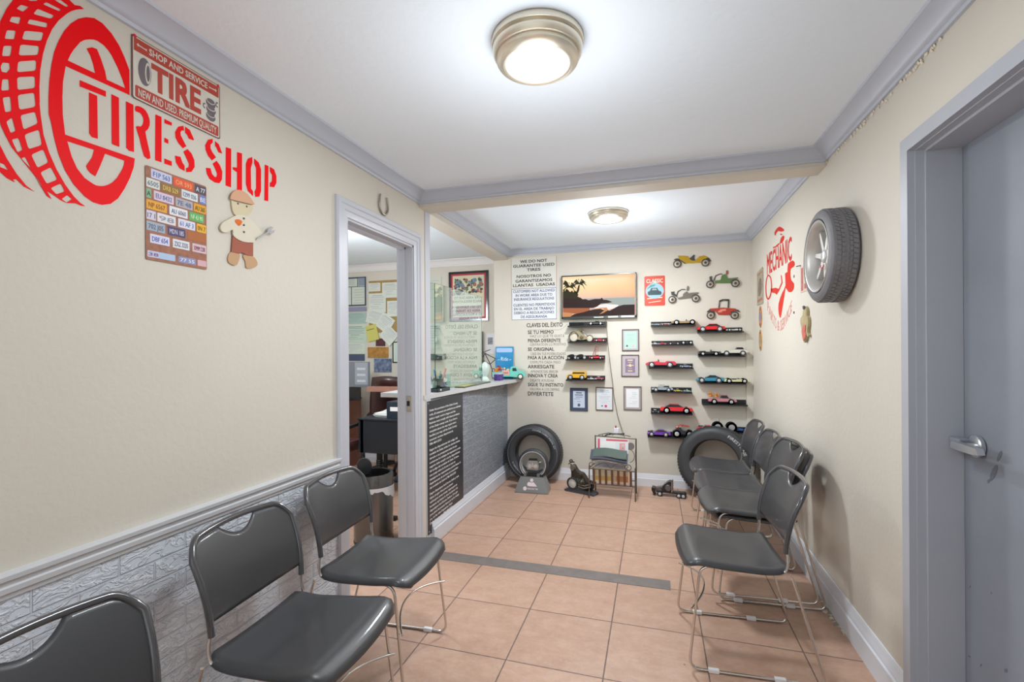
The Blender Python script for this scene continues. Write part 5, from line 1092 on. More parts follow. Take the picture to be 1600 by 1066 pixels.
# display stand with its small wheel, and the tyre behind
Rt = .298; c_ = PB(834, 716, .16)
t = thing('tyre', 'upright black tyre behind the display stand, against the back wall', 'tyre', (c_.x, YB - .145, Rt + .003)); t.rotation_euler = (math.radians(-5), 0, 0)
tyre_mesh(Rt, .19, .17, 'carcass', t); treads(Rt, .17, t)
arc_text('COOPER COBRA RADIAL G/T', .238, math.radians(52), math.radians(76), .018, -.089, t); arc_text('P235/60R15', .222, math.radians(222), math.radians(36), .014, -.089, t)
mb = MB().lathe([(.262, -.086), (.264, -.0895), (.266, -.086)], 72, (0, 0, 0), 'y', caps=False); mb.build('raised_ring', mat('dull_grey_rubber_ring', '8B9098', .4), t, smooth=60)
fl, fr_ = PF(808, 764), PF(862, 764); cx = (fl.x + fr_.x) / 2; cy = 4.44
t = thing('display_stand', 'grey trapezoid tyre display stand with a white logo, in front of the tyre', 'display stand', (cx + .008, cy, 0)); t.rotation_euler = (0, 0, .06)
mb = MB(); vs = []
for z, hw, y0_, y1_ in ((0, .165, -.02, .17), (.012, .163, -.02, .17), (.15, .115, .02, .15)):
    vs += [(-hw, y0_, z), (hw, y0_, z), (hw, y1_, z), (-hw, y1_, z)]
mb.add(vs, [(0, 1, 2, 3), (8, 9, 10, 11)] + [(s * 4 + i, s * 4 + (i + 1) % 4, s * 4 + 4 + (i + 1) % 4, s * 4 + 4 + i) for s in (0, 1) for i in range(4)])
mb.build('base', mat('brushed_grey_metal', '8A8C8B', .35, .5), t)
def fs_(x, y, d=0): return Vector((x, -.02 + .04 * (y - .012) / .138 - .0012 - d, y))
mb = MB(); mb.poly(circ(0, .122, .016, .016, 20), fs_, 0, .001); mb.poly(smooth([(-.04, .095), (-.03, .105), (0, .1), (.02, .105), (.045, .078), (.05, .068), (-.02, .068), (-.042, .075)], 2), fs_, 0, .001); mb.poly(circ(-.064, .045, .018, .018, 20), fs_, 0, .001); text(mb, 'GENUINE TIRE', -.04, .038, .013, .105, f3=fs_, bold=.02, dep=.001); mb.build('logo', mat('white_pinkish_ink', 'EBDDE2', .5), t)
mb = MB()
for x in (-.07, .06): mb.box((x - .014, .03, .15), (x + .014, .07, .178), bev=.003)
mb.build('clamp', mat('cast_grey_metal', '7C7E7E', .4, .5), t)
mb = MB().box((-.11, .04, .152), (.11, .13, .168)); mb.build('cradle', BLACK, t)
t2 = thing('tyre_ornament', 'small tyre with a silver engine-like centre, mounted on the display stand', 'tyre', (cx + .004, cy + .09, .262)); t2.rotation_euler = (0, 0, .06)
R2 = .152
mb = MB().lathe([(.125, -.03), (.132, -.034), (.146, -.03), (R2, -.02), (R2, .02), (.146, .03), (.125, .03), (.125, .0)], 60, (0, 0, 0), 'y', closed=True)
# keep only the upper three quarters: the foot is hidden in the cradle
ty = mb.build('tyre', RUBBER, t2, smooth=45)
mb = MB().lathe([(.1245, -.036), (.131, -.0365), (.131, -.034), (.1245, -.034)], 60, (0, 0, 0), 'y', closed=True); mb.build('white_wall_ring', WHI, t2)
mb = MB().lathe([(.126, -.02), (.118, -.028), (.112, -.02), (.112, .02), (.126, .02)], 60, (0, 0, 0), 'y', closed=True); mb.build('rim', RIM, t2, smooth=50)
mb = MB().poly([(-.055, -.05), (.055, -.05), (.062, -.005), (.045, .04), (-.045, .04), (-.062, -.005)], lambda x, y, d=0: Vector((x, d, y)), -.035, .03); mb.build('engine_block', mat('cast_aluminium', 'A9A9A4', .35, .6, bump=.3, bscale=50), t2)
mb = MB(); mb.box((-.04, -.03, .04), (.04, .02, .052), bev=.003); mb.build('engine_lid', BLACK, t2)
mb = MB(); mb.lathe([(.0, -.045), (.018, -.045), (.022, -.035)], 16, (-.03, 0, -.015), 'y'); mb.lathe([(.0, -.045), (.018, -.045), (.022, -.035)], 16, (.03, 0, -.015), 'y'); mb.poly([(-.01, -.02), (.012, -.02), (.0, .03)], lambda x, y, d=0: Vector((x, d, y)), -.045, -.034); mb.tube([(.06, -.02, .02), (.085, -.02, .028)], .006); mb.build('engine_fitting', SILVER, t2)

# tyre leaning behind the right chairs
t = thing('tyre', 'large bare tyre standing behind the right row of chairs', 'tyre', (.548, YB - .22, .333)); t.rotation_euler = (math.radians(-7), 0, math.radians(-14))
tyre_mesh(.328, .205, .2, 'carcass', t); treads(.328, .2, t)
arc_text('FIRESTONE', .262, math.radians(42), math.radians(46), .026, -.104, t)

# wrought iron magazine rack
IRON = mat('aged_wrought_iron', '6B6258', .5, .6, bump=.2, bscale=80)
rx0, rx1 = PF(922, 775).x, PF(991, 783).x; ry = 4.44
t = thing('magazine_rack', 'wrought iron magazine rack with slatted trough against the back wall', 'magazine rack', (rx0, ry, 0)); w_ = rx1 - rx0 + .01
yb_ = .26
def rod(name, pts, r=.005): MB().tube(pts, r, 7).build(name, IRON, t, smooth=60)
rod('front_leg', arc_pts([(0, .0, 0), (.0, .01, .12), (0, .02, .30)], .03), .006); rod('front_leg', arc_pts([(w_, 0, 0), (w_, .01, .12), (w_, .02, .30)], .03), .006)
rod('rear_leg', [(0.03, yb_, 0), (.03, yb_, .545)], .006); rod('rear_leg', [(w_, yb_, 0), (w_, yb_, .53)], .007)
rod('top_rail', [(.03, yb_, .54), (w_, yb_, .525)]); rod('front_rail', [(0, .02, .275), (w_, .02, .27)], .006); rod('lower_rail', [(0.0, .06, .12), (w_, .06, .12)]); rod('rear_rail', [(.03, yb_, .12), (w_, yb_, .12)])
for z in (.12, .275): rod('side_rail', [(0, .03, z), (.03, yb_, z)]); rod('side_rail', [(w_, .03, z), (w_, yb_, z)])
for k in range(7):
    x = .04 + (w_ - .08) * k / 6; MB().poly([(-.011, 0), (.011, 0), (.011, 1), (-.011, 1)], lambda a, b, d=0, x=x: Vector((x + a, .055 - .033 * b + d, .12 + .155 * b)), 0, .003).build('slat', mat('rusty_iron_slat', '7A5A48', .6, .4), t)
def scroll(cx_, cz, r, turns=1.3, s=1, y=.02, a0=0): return [(cx_ + s * r * (1 - .75 * k / 24) * math.cos(a0 + turns * 2 * PI * k / 24), y, cz + r * (1 - .75 * k / 24) * math.sin(a0 + turns * 2 * PI * k / 24)) for k in range(25)]
rod('scroll', scroll(.02, .31, .026), .004); rod('scroll', scroll(w_ - .06, .30, .035, s=-1), .004); rod('scroll', arc_pts([(.03, .02, .28), (.09, .02, .32), (.15, .02, .345), (.2, .02, .28), (.24, .02, .33), (.3, .02, .345), (.34, .02, .28)], .03), .004)
rod('side_ring', [(w_, .13 + .055 * math.cos(a), .40 + .06 * math.sin(a)) for a in [2 * PI * k / 20 for k in range(21)]], .003)
mb = MB().lathe([(0, -.002), (.036, -.002), (.036, .002), (0, .002)], 24, (w_ - .05, yb_ - .01, .455), 'y'); mb.build('round_plate', mat('grey_mesh_disc', '8A8684', .5, .4), t)
for k in range(2): rod('inner_ring', [(w_ - .07 + .055 * math.cos(a), yb_ - .01, .36 + .065 * math.sin(a)) for a in [2 * PI * k_ / 24 - PI / 2.4 for k_ in range(15)]], .003) if k == 0 else None
# what lies in and on the rack
def mag(name, label, loc, size, rot, c1, bands=(), cat='magazine'):
    t = thing(name, label, cat, loc, 0, None); t.rotation_euler = rot
    MB().box((0, 0, 0), size, bev=.001).build('pages', PAPER, t)
    MB().box((-.0005, -.0012, -.0005), (size[0] + .0005, 0, size[2] + .0005)).build('cover', mat('cover_' + c1, c1, .35), t)
    for i, (x0, z0, x1, z1, c) in enumerate(bands): MB().box((size[0] * x0, -.002, size[2] * z0), (size[0] * x1, -.0013, size[2] * z1)).build('printed_panel', mat('cover_' + c, c, .35), t)
mag('newspaper', 'white paper with red bars standing in the back of the magazine rack', (rx0 + .05, ry + .20, .395), (.30, .012, .135), (-.12, .0, 0), 'DFE3E6', ((.03, .05, .1, .95, 'D65A72'), (.3, .82, .98, .95, 'D86068'), (.12, .1, .6, .75, 'E9EAE6'), (.72, .1, .9, .7, 'E6A8A8'), (.8, .3, .86, .6, 'F0F0F0')), 'newspaper')
def flatmag(name, label, loc, sx, sy, sz, rot, c1, c2):
    t = thing(name, label, 'magazine', loc); t.rotation_euler = rot
    vs = []; n = 9
    for k in range(n + 1):
        x = sx * k / n; z = .012 * math.sin(PI * k / n * 1.5)
        for y, zz in ((0, z), (sy, z + .02), (sy, z + sz + .02), (0, z + sz)): vs.append((x, y, zz))
    fs = [(k * 4 + i, k * 4 + (i + 1) % 4, k * 4 + 4 + (i + 1) % 4, k * 4 + 4 + i) for k in range(n) for i in range(4)] + [(0, 1, 2, 3), tuple(n * 4 + i for i in range(4))]
    MB().add(vs, fs).build('pages', mat('cover_' + c1, c1, .4), t)
    MB().add([(x, y, z + .001 + (sz if i % 4 > 1 else sz)) for i, (x, y, z) in enumerate(vs) if i % 4 in (0, 1)], [(k * 2, k * 2 + 1, k * 2 + 3, k * 2 + 2) for k in range(n)]).build('cover', mat('cover_' + c2, c2, .3), t)
flatmag('magazine', 'slate magazine slumped on top of the rack trough, lowest of three', (rx0 + .02, ry + .03, .335), .33, .16, .014, (.3, .03, 0), 'B9B4AE', '6E7684')
flatmag('magazine', 'grey magazine lying over the slumped pile in the rack', (rx0 + .005, ry + .02, .358), .34, .14, .008, (.3, .02, .03), '77787F', '4E5464')
flatmag('magazine', 'green-grey magazine topmost on the slumped pile in the rack', (rx0 + .03, ry + .04, .375), .31, .12, .007, (.3, -.02, -.02), '8A8F8E', '56645E')
mag('magazine', 'white magazine standing in the middle of the rack trough', (rx0 + .04, ry + .12, .135), (.29, .01, .22), (-.08, 0, 0), 'DFE2EC', ((.1, .6, .9, .9, 'C8CCE0'),))
mag('magazine', 'cream and yellow magazine at the front of the rack trough', (rx0 + .03, ry + .085, .135), (.2, .008, .14), (-.1, 0, 0), 'E6DCC0', ((.1, .1, .9, .4, 'E0B860'),))
mag('magazine', 'pale orange magazine at the front right of the trough', (rx0 + .225, ry + .085, .135), (.14, .008, .13), (-.1, 0, 0), 'EBD0B0', ((.1, .1, .9, .5, 'D88A58'),))
# a power strip and cable heap on the top rail
mb = MB(); 
for k in range(5):
    pts = [(rx0 + .15 + .028 * k + .05 * math.cos(a + k), ry + .25 + .018 * math.sin(2 * a), .553 + .008 * k * .6 + .008 * math.sin(a * 2 + k)) for a in [PI * j / 8 for j in range(9)]]
    mb.tube(pts, .004, 6)
mb.tube([(rx0 + .06, ry + .25, .55), (rx0 + .16, ry + .25, .575), (rx0 + .3, ry + .255, .56), (rx0 + .37, ry + .26, .548)], .004, 6)
tag(mb.build('cable_heap', mat('dark_cable_heap', '474B4C', .5), smooth=60), 'tangle of dark cables resting on top of the magazine rack', 'cables')
t = thing('power_adapter', 'white plug adapter standing on top of the magazine rack', 'adapter', (rx0 + .235, ry + .262, .575)); MB().box((-.025, -.02, 0), (.025, .02, .05), bev=.006).build('body', mat('white_abs', 'DEDCE6', .4), t); MB().box((-.012, -.008, .05), (.0, .006, .072), bev=.002).build('red_switch', mat('dull_red_plastic', '8C3A34', .4), t)

# bronze motorcycle ornament
BRZ = mat('dark_bronze_cast', '4B463E', .4, .6, bump=.3, bscale=60); c_ = PF(908, 762)
t = thing('motorcycle_ornament', 'dark cast motorcycle ornament on the floor left of the rack', 'ornament', (c_.x, 4.60, 0)); t.rotation_euler = (0, 0, -.35)
MB().poly(smooth([(-.12, .0), (.14, -.005), (.19, .01), (.12, .035), (-.1, .03)], 2), lambda x, y, d=0: Vector((x, d, y)), -.05, .05).build('base', mat('slate_base', '44464C', .5), t)
mb = MB().lathe([(.06, -.012), (.06, .012), (.044, .014), (.044, -.014)], 32, (0, 0, 0), 'y', closed=True); mb.lathe([(.045, -.006), (.012, -.012), (0, -.013)], 24, (0, 0, 0), 'y', 1); mb.lathe([(.045, .006), (0, .013)], 24, (0, 0, 0), 'y', 1); mb.build('front_wheel', [RUBBER, mat('pale_disc', 'CFCFCB', .35)], t, smooth=40, loc=(-.045, -.04, .088))
mb = MB().lathe([(.05, -.012), (.05, .012), (.038, .014), (.038, -.014)], 32, (0, 0, 0), 'y', closed=True); mb.lathe([(.04, 0), (0, -.004)], 16, (0, 0, 0), 'y'); mb.build('rear_wheel', RUBBER, t, smooth=40, loc=(.10, .03, .075))
mb = MB().poly(smooth([(-.07, .13), (-.06, .20), (-.075, .25), (-.05, .26), (-.02, .22), (.01, .20), (.05, .19), (.09, .14), (.13, .09), (.10, .05), (.03, .05), (-.02, .09)], 2), lambda x, y, d=0: Vector((x, d, y)), -.03, .03); mb.build('frame', BRZ, t)
mb = MB().lathe([(0, -.03), (.02, -.028), (.026, -.01), (.024, .02), (0, .03)], 20, (.03, -.02, .17), 'y'); mb.lathe([(0, -.045), (.018, -.04), (.03, -.02), (.03, .03)], 16, (.05, -.02, .11), 'y'); mb.box((-.03, -.04, .09), (.05, .02, .14), bev=.01); mb.build('engine', BRZ, t, smooth=50)
mb = MB().tube([(-.09, -.04, .27), (-.075, -.01, .285), (-.06, .02, .28)], .006).lathe([(.018, -.006), (.018, .006), (.010, .007), (.010, -.007)], 20, (-.075, -.015, .295), 'y', closed=True).tube([(-.045, -.04, .09), (-.075, -.02, .27)], .006); mb.build('fork_and_handlebar', BRZ, t, smooth=50)
MB().tube([(.02, -.045, .07), (.08, -.05, .06), (.15, -.045, .085)], .009).tube([(.02, -.045, .09), (.09, -.05, .085), (.15, -.045, .11)], .008).build('exhaust_pipe', mat('pewter_pipe', '8A8880', .35, .8), t, smooth=50)
MB().lathe([(.024, -.022), (.03, -.01), (.024, .012), (0, .016)], 16, (-.05, -.02, .235), 'y').build('headlamp', mat('pewter_pipe', '8A8880', .35, .8), t, smooth=50)
for k in range(4): MB().tube([(.0 + .02 * k, -.034, .145), (.012 + .02 * k, -.044, .13), (.02 + .02 * k, -.036, .10)], .004).build('engine_fin', mat('pewter_pipe', '8A8880', .35, .8), t, smooth=50)
# toy lorry on the floor
c_ = PF(1044, 770); t = thing('toy_lorry', 'black and chrome toy lorry on the floor at the back wall', 'toy lorry', (c_.x + .01, 4.70, 0)); t.rotation_euler = (0, 0, PI - .12)
DG = mat('black_toy_metal', '2E2C2E', .3, .5)
MB().box((-.14, -.03, .035), (.12, .03, .05)).build('chassis', DG, t)
MB().poly(smooth([(-.02, .05), (-.03, .13), (.0, .145), (.035, .12), (.06, .095), (.065, .05)], 2), lambda x, y, d=0: Vector((x, d, y)), -.038, .038).build('cab', DG, t, smooth=40)
MB().poly([(.06, .05), (.06, .088), (.12, .075), (.13, .05)], lambda x, y, d=0: Vector((x, d, y)), -.03, .03).build('bonnet', mat('toy_gunmetal', '6A6A6C', .25, .7), t)
MB().poly([(.125, .01), (.125, .07), (.16, .075), (.16, .05), (.14, .01)], lambda x, y, d=0: Vector((x, d, y)), -.04, .04).build('snow_plough', BLACKG, t)
MB().tube([(-.025, -.042, .05), (-.025, -.042, .15)], .005).build('exhaust_stack', CHROME, t); MB().tube([(-.025, .042, .05), (-.025, .042, .15)], .005).build('exhaust_stack', CHROME, t)
MB().lathe([(0, -.041), (.026, -.041), (.03, -.038)], 20, (.01, 0, .085), 'y').lathe([(0, .041), (.026, .041), (.03, .038)], 20, (.01, 0, .085), 'y').build('cab_disc', mat('toy_gunmetal', '6A6A6C', .25, .7), t)
for x in (-.125, -.085, .085):
    for y in (-.035, .035):
        s = 1 if y > 0 else -1; mb = MB().lathe([(.024, -.01), (.024, .01), (.016, .011)], 20, (0, 0, 0), 'y').lathe([(.024, -.01), (0, -.01)], 20, (0, 0, 0), 'y').lathe([(.024, .01), (0, .01)], 20, (0, 0, 0), 'y').lathe([(.016, s * .0105), (0, s * .014)], 16, (0, 0, 0), 'y', 1); mb.build('wheel', [TW, TH], t, smooth=40, loc=(x, y, .024))

# ================================================================== counter top things
CZ = 1.078
def gpane(name, y0, y1, z0, z1, x, par):
    MB().box((x - .003, y0, z0), (x + .003, y1, z1)).build(name, GLASS, par)
    mb = MB(); mb.box((x - .0032, y0 - .0012, z0), (x + .0032, y0, z1)); mb.box((x - .0032, y1, z0), (x + .0032, y1 + .0012, z1)); mb.box((x - .0032, y0, z1), (x + .0032, y1, z1 + .0008))
    mb.build('polished_edge', mat('green_glass_edge', '2F6B52', .2), par)
t = thing('glass_screen', 'tall clear glass screen standing along the counter', 'glass screen', (0, 0, 0))
gpane('pane', 3.318, 4.35, CZ, 1.915, -1.62, t)
t = thing('glass_screen', 'short glass screen turned back into the office at the near end of the counter', 'glass screen', (0, 0, 0))
MB().box((-1.93, 3.300, CZ), (-1.625, 3.306, 1.915)).build('pane', GLASS, t); mb = MB(); mb.box((-1.93, 3.2995, 1.915), (-1.625, 3.3065, 1.9163)); mb.build('polished_edge', mat('green_glass_edge', '2F6B52', .2), t)
def onc(u, x): return on(u, 590, 0, x).y
# pen pot
y = onc(697, -1.60); py_ = y - .0; t = thing('pen_pot', 'dark pot on the counter holding blue, orange and red pens', 'pen pot', (-1.67, 3.47, CZ))
mb = MB().lathe([(0, 0), (.04, 0), (.042, .01), (.042, .085), (.038, .085), (.037, .01), (0, .01)], 28); mb.lathe([(.0425, .045), (.044, .05), (.0425, .055)], 28); mb.build('pot', mat('slate_plastic', '4C535C', .4), t, smooth=40)
for i, (dx_, dy_, tx, ty_, c, L_) in enumerate(((-.02, -.02, -.03, -.05, '2F8FD0', .15), (-.012, .012, -.02, -.02, '7FB8E8', .15), (0, -.02, .0, -.03, '1E6FB8', .14), (.01, .0, .01, .01, '2AA0C0', .14), (.0, .02, .01, .03, 'E8A030', .14), (.018, .015, .02, .05, 'F2603C', .155), (.02, .0, .02, .06, 'E84858', .15))):
    p = thing('pen', {'2F8FD0': 'blue pen leaning left in the counter pen pot', '7FB8E8': 'pale blue pen in the counter pen pot', '1E6FB8': 'dark blue pen in the counter pen pot', '2AA0C0': 'turquoise pen in the counter pen pot', 'E8A030': 'amber pen in the counter pen pot', 'F2603C': 'orange marker leaning right in the counter pen pot', 'E84858': 'pink-red marker in the counter pen pot'}[c], 'pen', (-1.67 + dx_, 3.47 + dy_, CZ + .012), 0, 'pens in the counter pot')
    a, b = Vector((0, 0, 0)), Vector((tx, ty_, L_)); rr = .006 if i < 5 else .009
    MB().tube([a, a + (b - a) * .72], rr * .8, 8).build('barrel', mat('pen_' + c, c, .3), p, smooth=60); MB().tube([a + (b - a) * .72, b], rr, 8).build('cap', mat('pen_' + c, c, .3), p, smooth=60)
t = thing('tray', 'flat dark tray at the near end of the counter', 'tray', (-1.585, 3.33, CZ)); mb = MB(); mb.box((-.06, -.1, 0), (.03, .12, .006), bev=.002); mb.box((-.06, -.1, 0), (-.054, .12, .026)); mb.box((.024, -.1, 0), (.03, .12, .026), bev=.002); mb.box((-.06, -.1, 0), (.03, -.094, .026)); mb.box((-.06, .114, 0), (.03, .12, .026)); mb.build('shell', mat('dark_green_black_plastic', '33393A', .35), t)
mb = MB(); mb.lathe([(0, .014), (.006, .012), (.007, .008), (.006, 0)], 10, (.034, -.06, .01)); mb.build('white_button', WHITE, t)
t = thing('bottle', 'small clear bottle with an orange cap beside the pen pot', 'bottle', (-1.66, 3.385, CZ)); MB().lathe([(0, 0), (.015, 0), (.016, .01), (.016, .07), (.008, .08), (.008, .09)], 20).build('body', mat('cloudy_bottle_plastic', 'B9C2BE', .3), t, smooth=50); MB().lathe([(.009, .08), (.009, .1), (0, .1)], 16).build('cap', mat('brown_orange_cap', 'B06A48', .4), t)
t = thing('paper_cup', 'blue and white patterned cup behind the pen pot', 'cup', (-1.68, 3.60, CZ)); MB().lathe([(0, 0), (.022, 0), (.028, .075), (.025, .075), (.02, .005), (0, .005)], 24).build('body', mat('blue_white_print', '3E46A0', .4, var=.6, vscale=35), t, smooth=40); MB().lathe([(.0285, .055), (.03, .075), (.0275, .078)], 24).build('white_rim', WHITE, t)
t = thing('card_box', 'small teal and dark box standing behind the glass on the counter', 'box', (-1.78, 3.83, CZ)); MB().box((-.02, -.07, 0), (.02, .09, .105), bev=.001).build('carton', mat('teal_carton', '6FA9A4', .4), t); mb = MB(); mb.box((.0205, -.07, 0), (.0215, -.02, .105)); mb.build('dark_panel', mat('plum_black_print', '2A1C24', .4), t); MB().lathe([(0, .0245), (.014, .0235), (.016, .0215)], 16, (0, -.04, .065), 'x').build('printed_rose', mat('cream_rose_print', 'D8CBA8', .5), t)
t = thing('display_case', 'low glass-topped card tray lying along the counter edge', 'tray', (-1.62, 3.78, CZ)); mb = MB(); mb.box((.012, -.12, 0), (.10, .55, .010), bev=.002); mb.build('frame', mat('dark_olive_frame', '55584A', .4), t); mb = MB(); mb.box((.02, -.11, .01), (.092, .15, .012)); mb.box((.02, .17, .01), (.092, .54, .012), 1); mb.build('cards', [mat('yellow_green_cards', 'A8A65A', .5, var=.4, vscale=30), mat('grey_cards', '7C7C74', .4, var=.3, vscale=30)], t)
# clear ornament
t = thing('glass_ornament', 'cloudy clear glass ornament at the far end of the glass screen', 'ornament', (-1.63, 4.47, CZ)); MB().lathe([(0, 0), (.04, 0), (.045, .02), (.02, .05), (.045, .1), (.05, .15), (.02, .19), (0, .2)], 24).build('body', mat('frosted_pale_glass', 'C5D3CB', .2), t, smooth=50)
# teal toy truck with flowers
def pC(u, v, x): return on(u, v, 0, x)
t = thing('toy_truck', 'turquoise tin toy pickup carrying orange and cream flowers on the counter', 'toy truck', (-1.50, 4.86, CZ)); t.rotation_euler = (0, 0, .25)
TQ = mat('turquoise_tin', '6CCBB8', .35, coat=.3)
f_ = lambda x, y, d=0: Vector((x, d, y))
MB().poly(smooth([(.02, .03), (.02, .115), (.035, .135), (.085, .135), (.10, .10), (.16, .085), (.175, .06), (.175, .03)], 2), f_, -.05, .05).build('cab', TQ, t)
MB().poly([(.042, .09), (.042, .122), (.078, .122), (.09, .09)], f_, -.052, .052).build('window', TG, t)
mb = MB(); mb.box((-.17, -.05, .03), (.02, .05, .04)); mb.box((-.17, -.052, .03), (.02, -.047, .08)); mb.box((-.17, .047, .03), (.02, .052, .08)); mb.box((-.172, -.05, .03), (-.167, .05, .08)); mb.build('load_bed', TQ, t)
mb = MB(); mb.box((-.07, -.0535, .045), (.01, -.0525, .1)); mb.build('wooden_side', mat('pinkish_wood_panel', 'D9A596', .5), t); mb = MB(); text(mb, 'FARM', -.03, .062, .016, .05, f3=lambda x, y, d=0: Vector((x, -.0536 - d, y)), bold=.02, al='C', dep=.0005); mb.build('lettering', mat('red_brown_ink', '8A4A40', .5), t)
for x in (-.12, .125):
    for s in (-1, 1): MB().lathe([(.03, -.01), (.03, .01), (0, .011)], 24, (0, 0, 0), 'y').lathe([(.03, -.01), (0, -.011)], 24, (0, 0, 0), 'y').lathe([(.02, s * .0105), (0, s * .014)], 20, (0, 0, 0), 'y', 1).build('wheel', [TW, mat('white_toy_hub', 'E8E4DC', .4)], t, smooth=40, loc=(x, s * .045, .03))
for c, L_, xs in (('D8862C', 'cluster of orange flowers in the turquoise truck', (-.155, -.08)), ('E8C890', 'cluster of cream flowers in the turquoise truck', (-.075, .01)), ('B03A34', 'few red flowers above the orange ones in the truck', (-.14, -.09))):
    mb = MB()
    for k in range(14 if c != 'B03A34' else 6):
        r = random.uniform(.009, .014); a = (random.uniform(*xs), random.uniform(-.03, .03), random.uniform(.07, .115) + (.03 if c == 'B03A34' else 0)); mb.lathe([(0, -r), (r * .8, -r * .6), (r, 0), (r * .8, r * .6), (0, r)], 9, a)
    o = mb.build('flower_bunch', mat('petals_' + c, c, .7, var=.15, vscale=80), kind='stuff', smooth=60); o.location = t.location; o.rotation_euler = t.rotation_euler; tag(o, L_, 'flowers')
t = thing('patterned_tin', 'small purple and white patterned tin in front of the turquoise truck', 'tin', (-1.548, 4.66, CZ)); MB().box((-.035, -.055, 0), (.035, .055, .072), bev=.004).build('body', mat('purple_white_print', '5B3F8C', .4, var=.8, vscale=28), t); MB().box((-.037, -.057, .062), (.037, .057, .076), bev=.004).build('lid', mat('white_purple_lid', 'C9C4E4', .4, var=.3, vscale=40), t)
# blue tin sign leaning on the back wall
a = PB(774, 575, .02); b = PB(802, 541.5, .02); w_, hh = b.x - a.x, b.z - CZ
t = thing('tin_sign', 'bright blue tin sign with white script, standing on the counter', 'sign', (a.x, YB - .03, CZ)); f3 = norm3((0, 0, 0), w_, hh, 'B', 0); t.rotation_euler = (-.06, 0, 0)
mb = MB(); plate(mb, f3, 0, 0, 1, 1, 0, .003, 0, .02); mb.build('plate', mat('bright_blue_tin', '1488BE', .35), t)
mb = MB(); plate(mb, f3, .06, .82, .94, .95, .003, .0036, 0, .05); mb.build('pale_banner', mat('pale_lilac_print', 'A8C4EC', .5), t)
mb = MB(); text(mb, 'Ride', .5, .55, .12, .4, f3=lambda x, y, d=0: f3(x, y, .0032 + d), al='C', shear=.25, dep=.0006); mb.poly([(.12, .58), (.25, .6), (.25, .585), (.12, .57)], f3, .003, .0036); mb.poly([(.75, .58), (.88, .6), (.88, .585), (.75, .57)], f3, .003, .0036); mb.build('script', mat('white_script_print', 'D8ECF6', .5), t)
# bicycle sculpture
BK = mat('dark_brown_wire', '4A342E', .4, .5); t = thing('bicycle_sculpture', 'dark wire bicycle sculpture beside the blue tin sign', 'ornament', (-1.70, 4.74, CZ))
def pb(u, v): 
    p = pC(u, v, -1.70); return (0, p.y - 4.74, p.z - CZ)
P1 = {k: pb(*q) for k, q in dict(head=(757.5, 552), stem=(759, 549), bar1=(755.5, 551), bar2=(766, 546.5), bb=(766, 569), seat=(775, 561), ft=(753, 563)).items()}
def tb_(n, *ks, r=.0045): MB().tube([P1[k] if isinstance(k, str) else k for k in ks], r, 7).build(n, BK, t, smooth=60)
tb_('down_tube', 'head', 'bb'); tb_('top_tube', 'head', 'seat'); tb_('seat_tube', 'seat', 'bb'); tb_('fork', 'head', 'ft'); tb_('handlebar', 'bar1', 'stem', 'bar2'); tb_('chain_stay', 'ft', 'bb', r=.0035)
for k, (yy, zz, rr) in {'front_wheel': (P1['ft'][1] - .0, .058, .055), 'rear_wheel': (P1['bb'][1] + .10, .058, .055)}.items(): MB().tube([(0, yy + rr * math.cos(a), zz + rr * math.sin(a)) for a in [2 * PI * q / 24 for q in range(24)]], .0035, 6, closed=True).build(k, BK, t, smooth=60)
mb = MB().box((-.012, P1['seat'][1] - .03, P1['seat'][2] - .004), (.012, P1['seat'][1] + .03, P1['seat'][2] + .008), bev=.004); mb.build('saddle', BLACK, t)
tb_('fork_leg', 'ft', (0, P1['ft'][1], .058)); tb_('stay', 'bb', (0, P1['bb'][1] + .10, .058)); 

# ================================================================== office
def opanel(name, label, u0, v0, u1, v1, m, cat='paper', z=.004, rot=0, group=None, lines=None, li=None, off=.0):
    a, b = PO(u0, v1, off), PO(u1, v0, off); w, h = b.x - a.x, b.z - a.z; t = thing(name, label, cat, (a.x + w / 2, OY - off, a.z + h / 2), 0, group); t.rotation_euler = (0, rot, 0)
    MB().box((-w / 2, -z, -h / 2), (w / 2, -z + .001 if off else 0, h / 2)).build('sheet', m, t)
    if lines:
        mb = MB()
        for yy, x0, x1, hh_ in lines: mb.box(((x0 - .5) * w, -z - .0006, (yy - .5) * h), ((x1 - .5) * w, -z, (yy - .5 + hh_) * h))
        mb.build('print', li or GREYI, t)
    return t
LN = [(.86, .2, .8, .03), (.78, .1, .9, .02), (.68, .1, .9, .015), (.6, .1, .85, .015), (.52, .1, .9, .015), (.42, .3, .7, .02), (.3, .1, .6, .015), (.2, .15, .85, .012)]
SAGE = mat('sage_document', 'C6D6C8', .6); MINT = mat('pale_green_document', 'D4DDD0', .6); TEALP = mat('blue_green_document', 'A9C0B8', .6)
BLF = mat('navy_thin_frame', '39465C', .4)
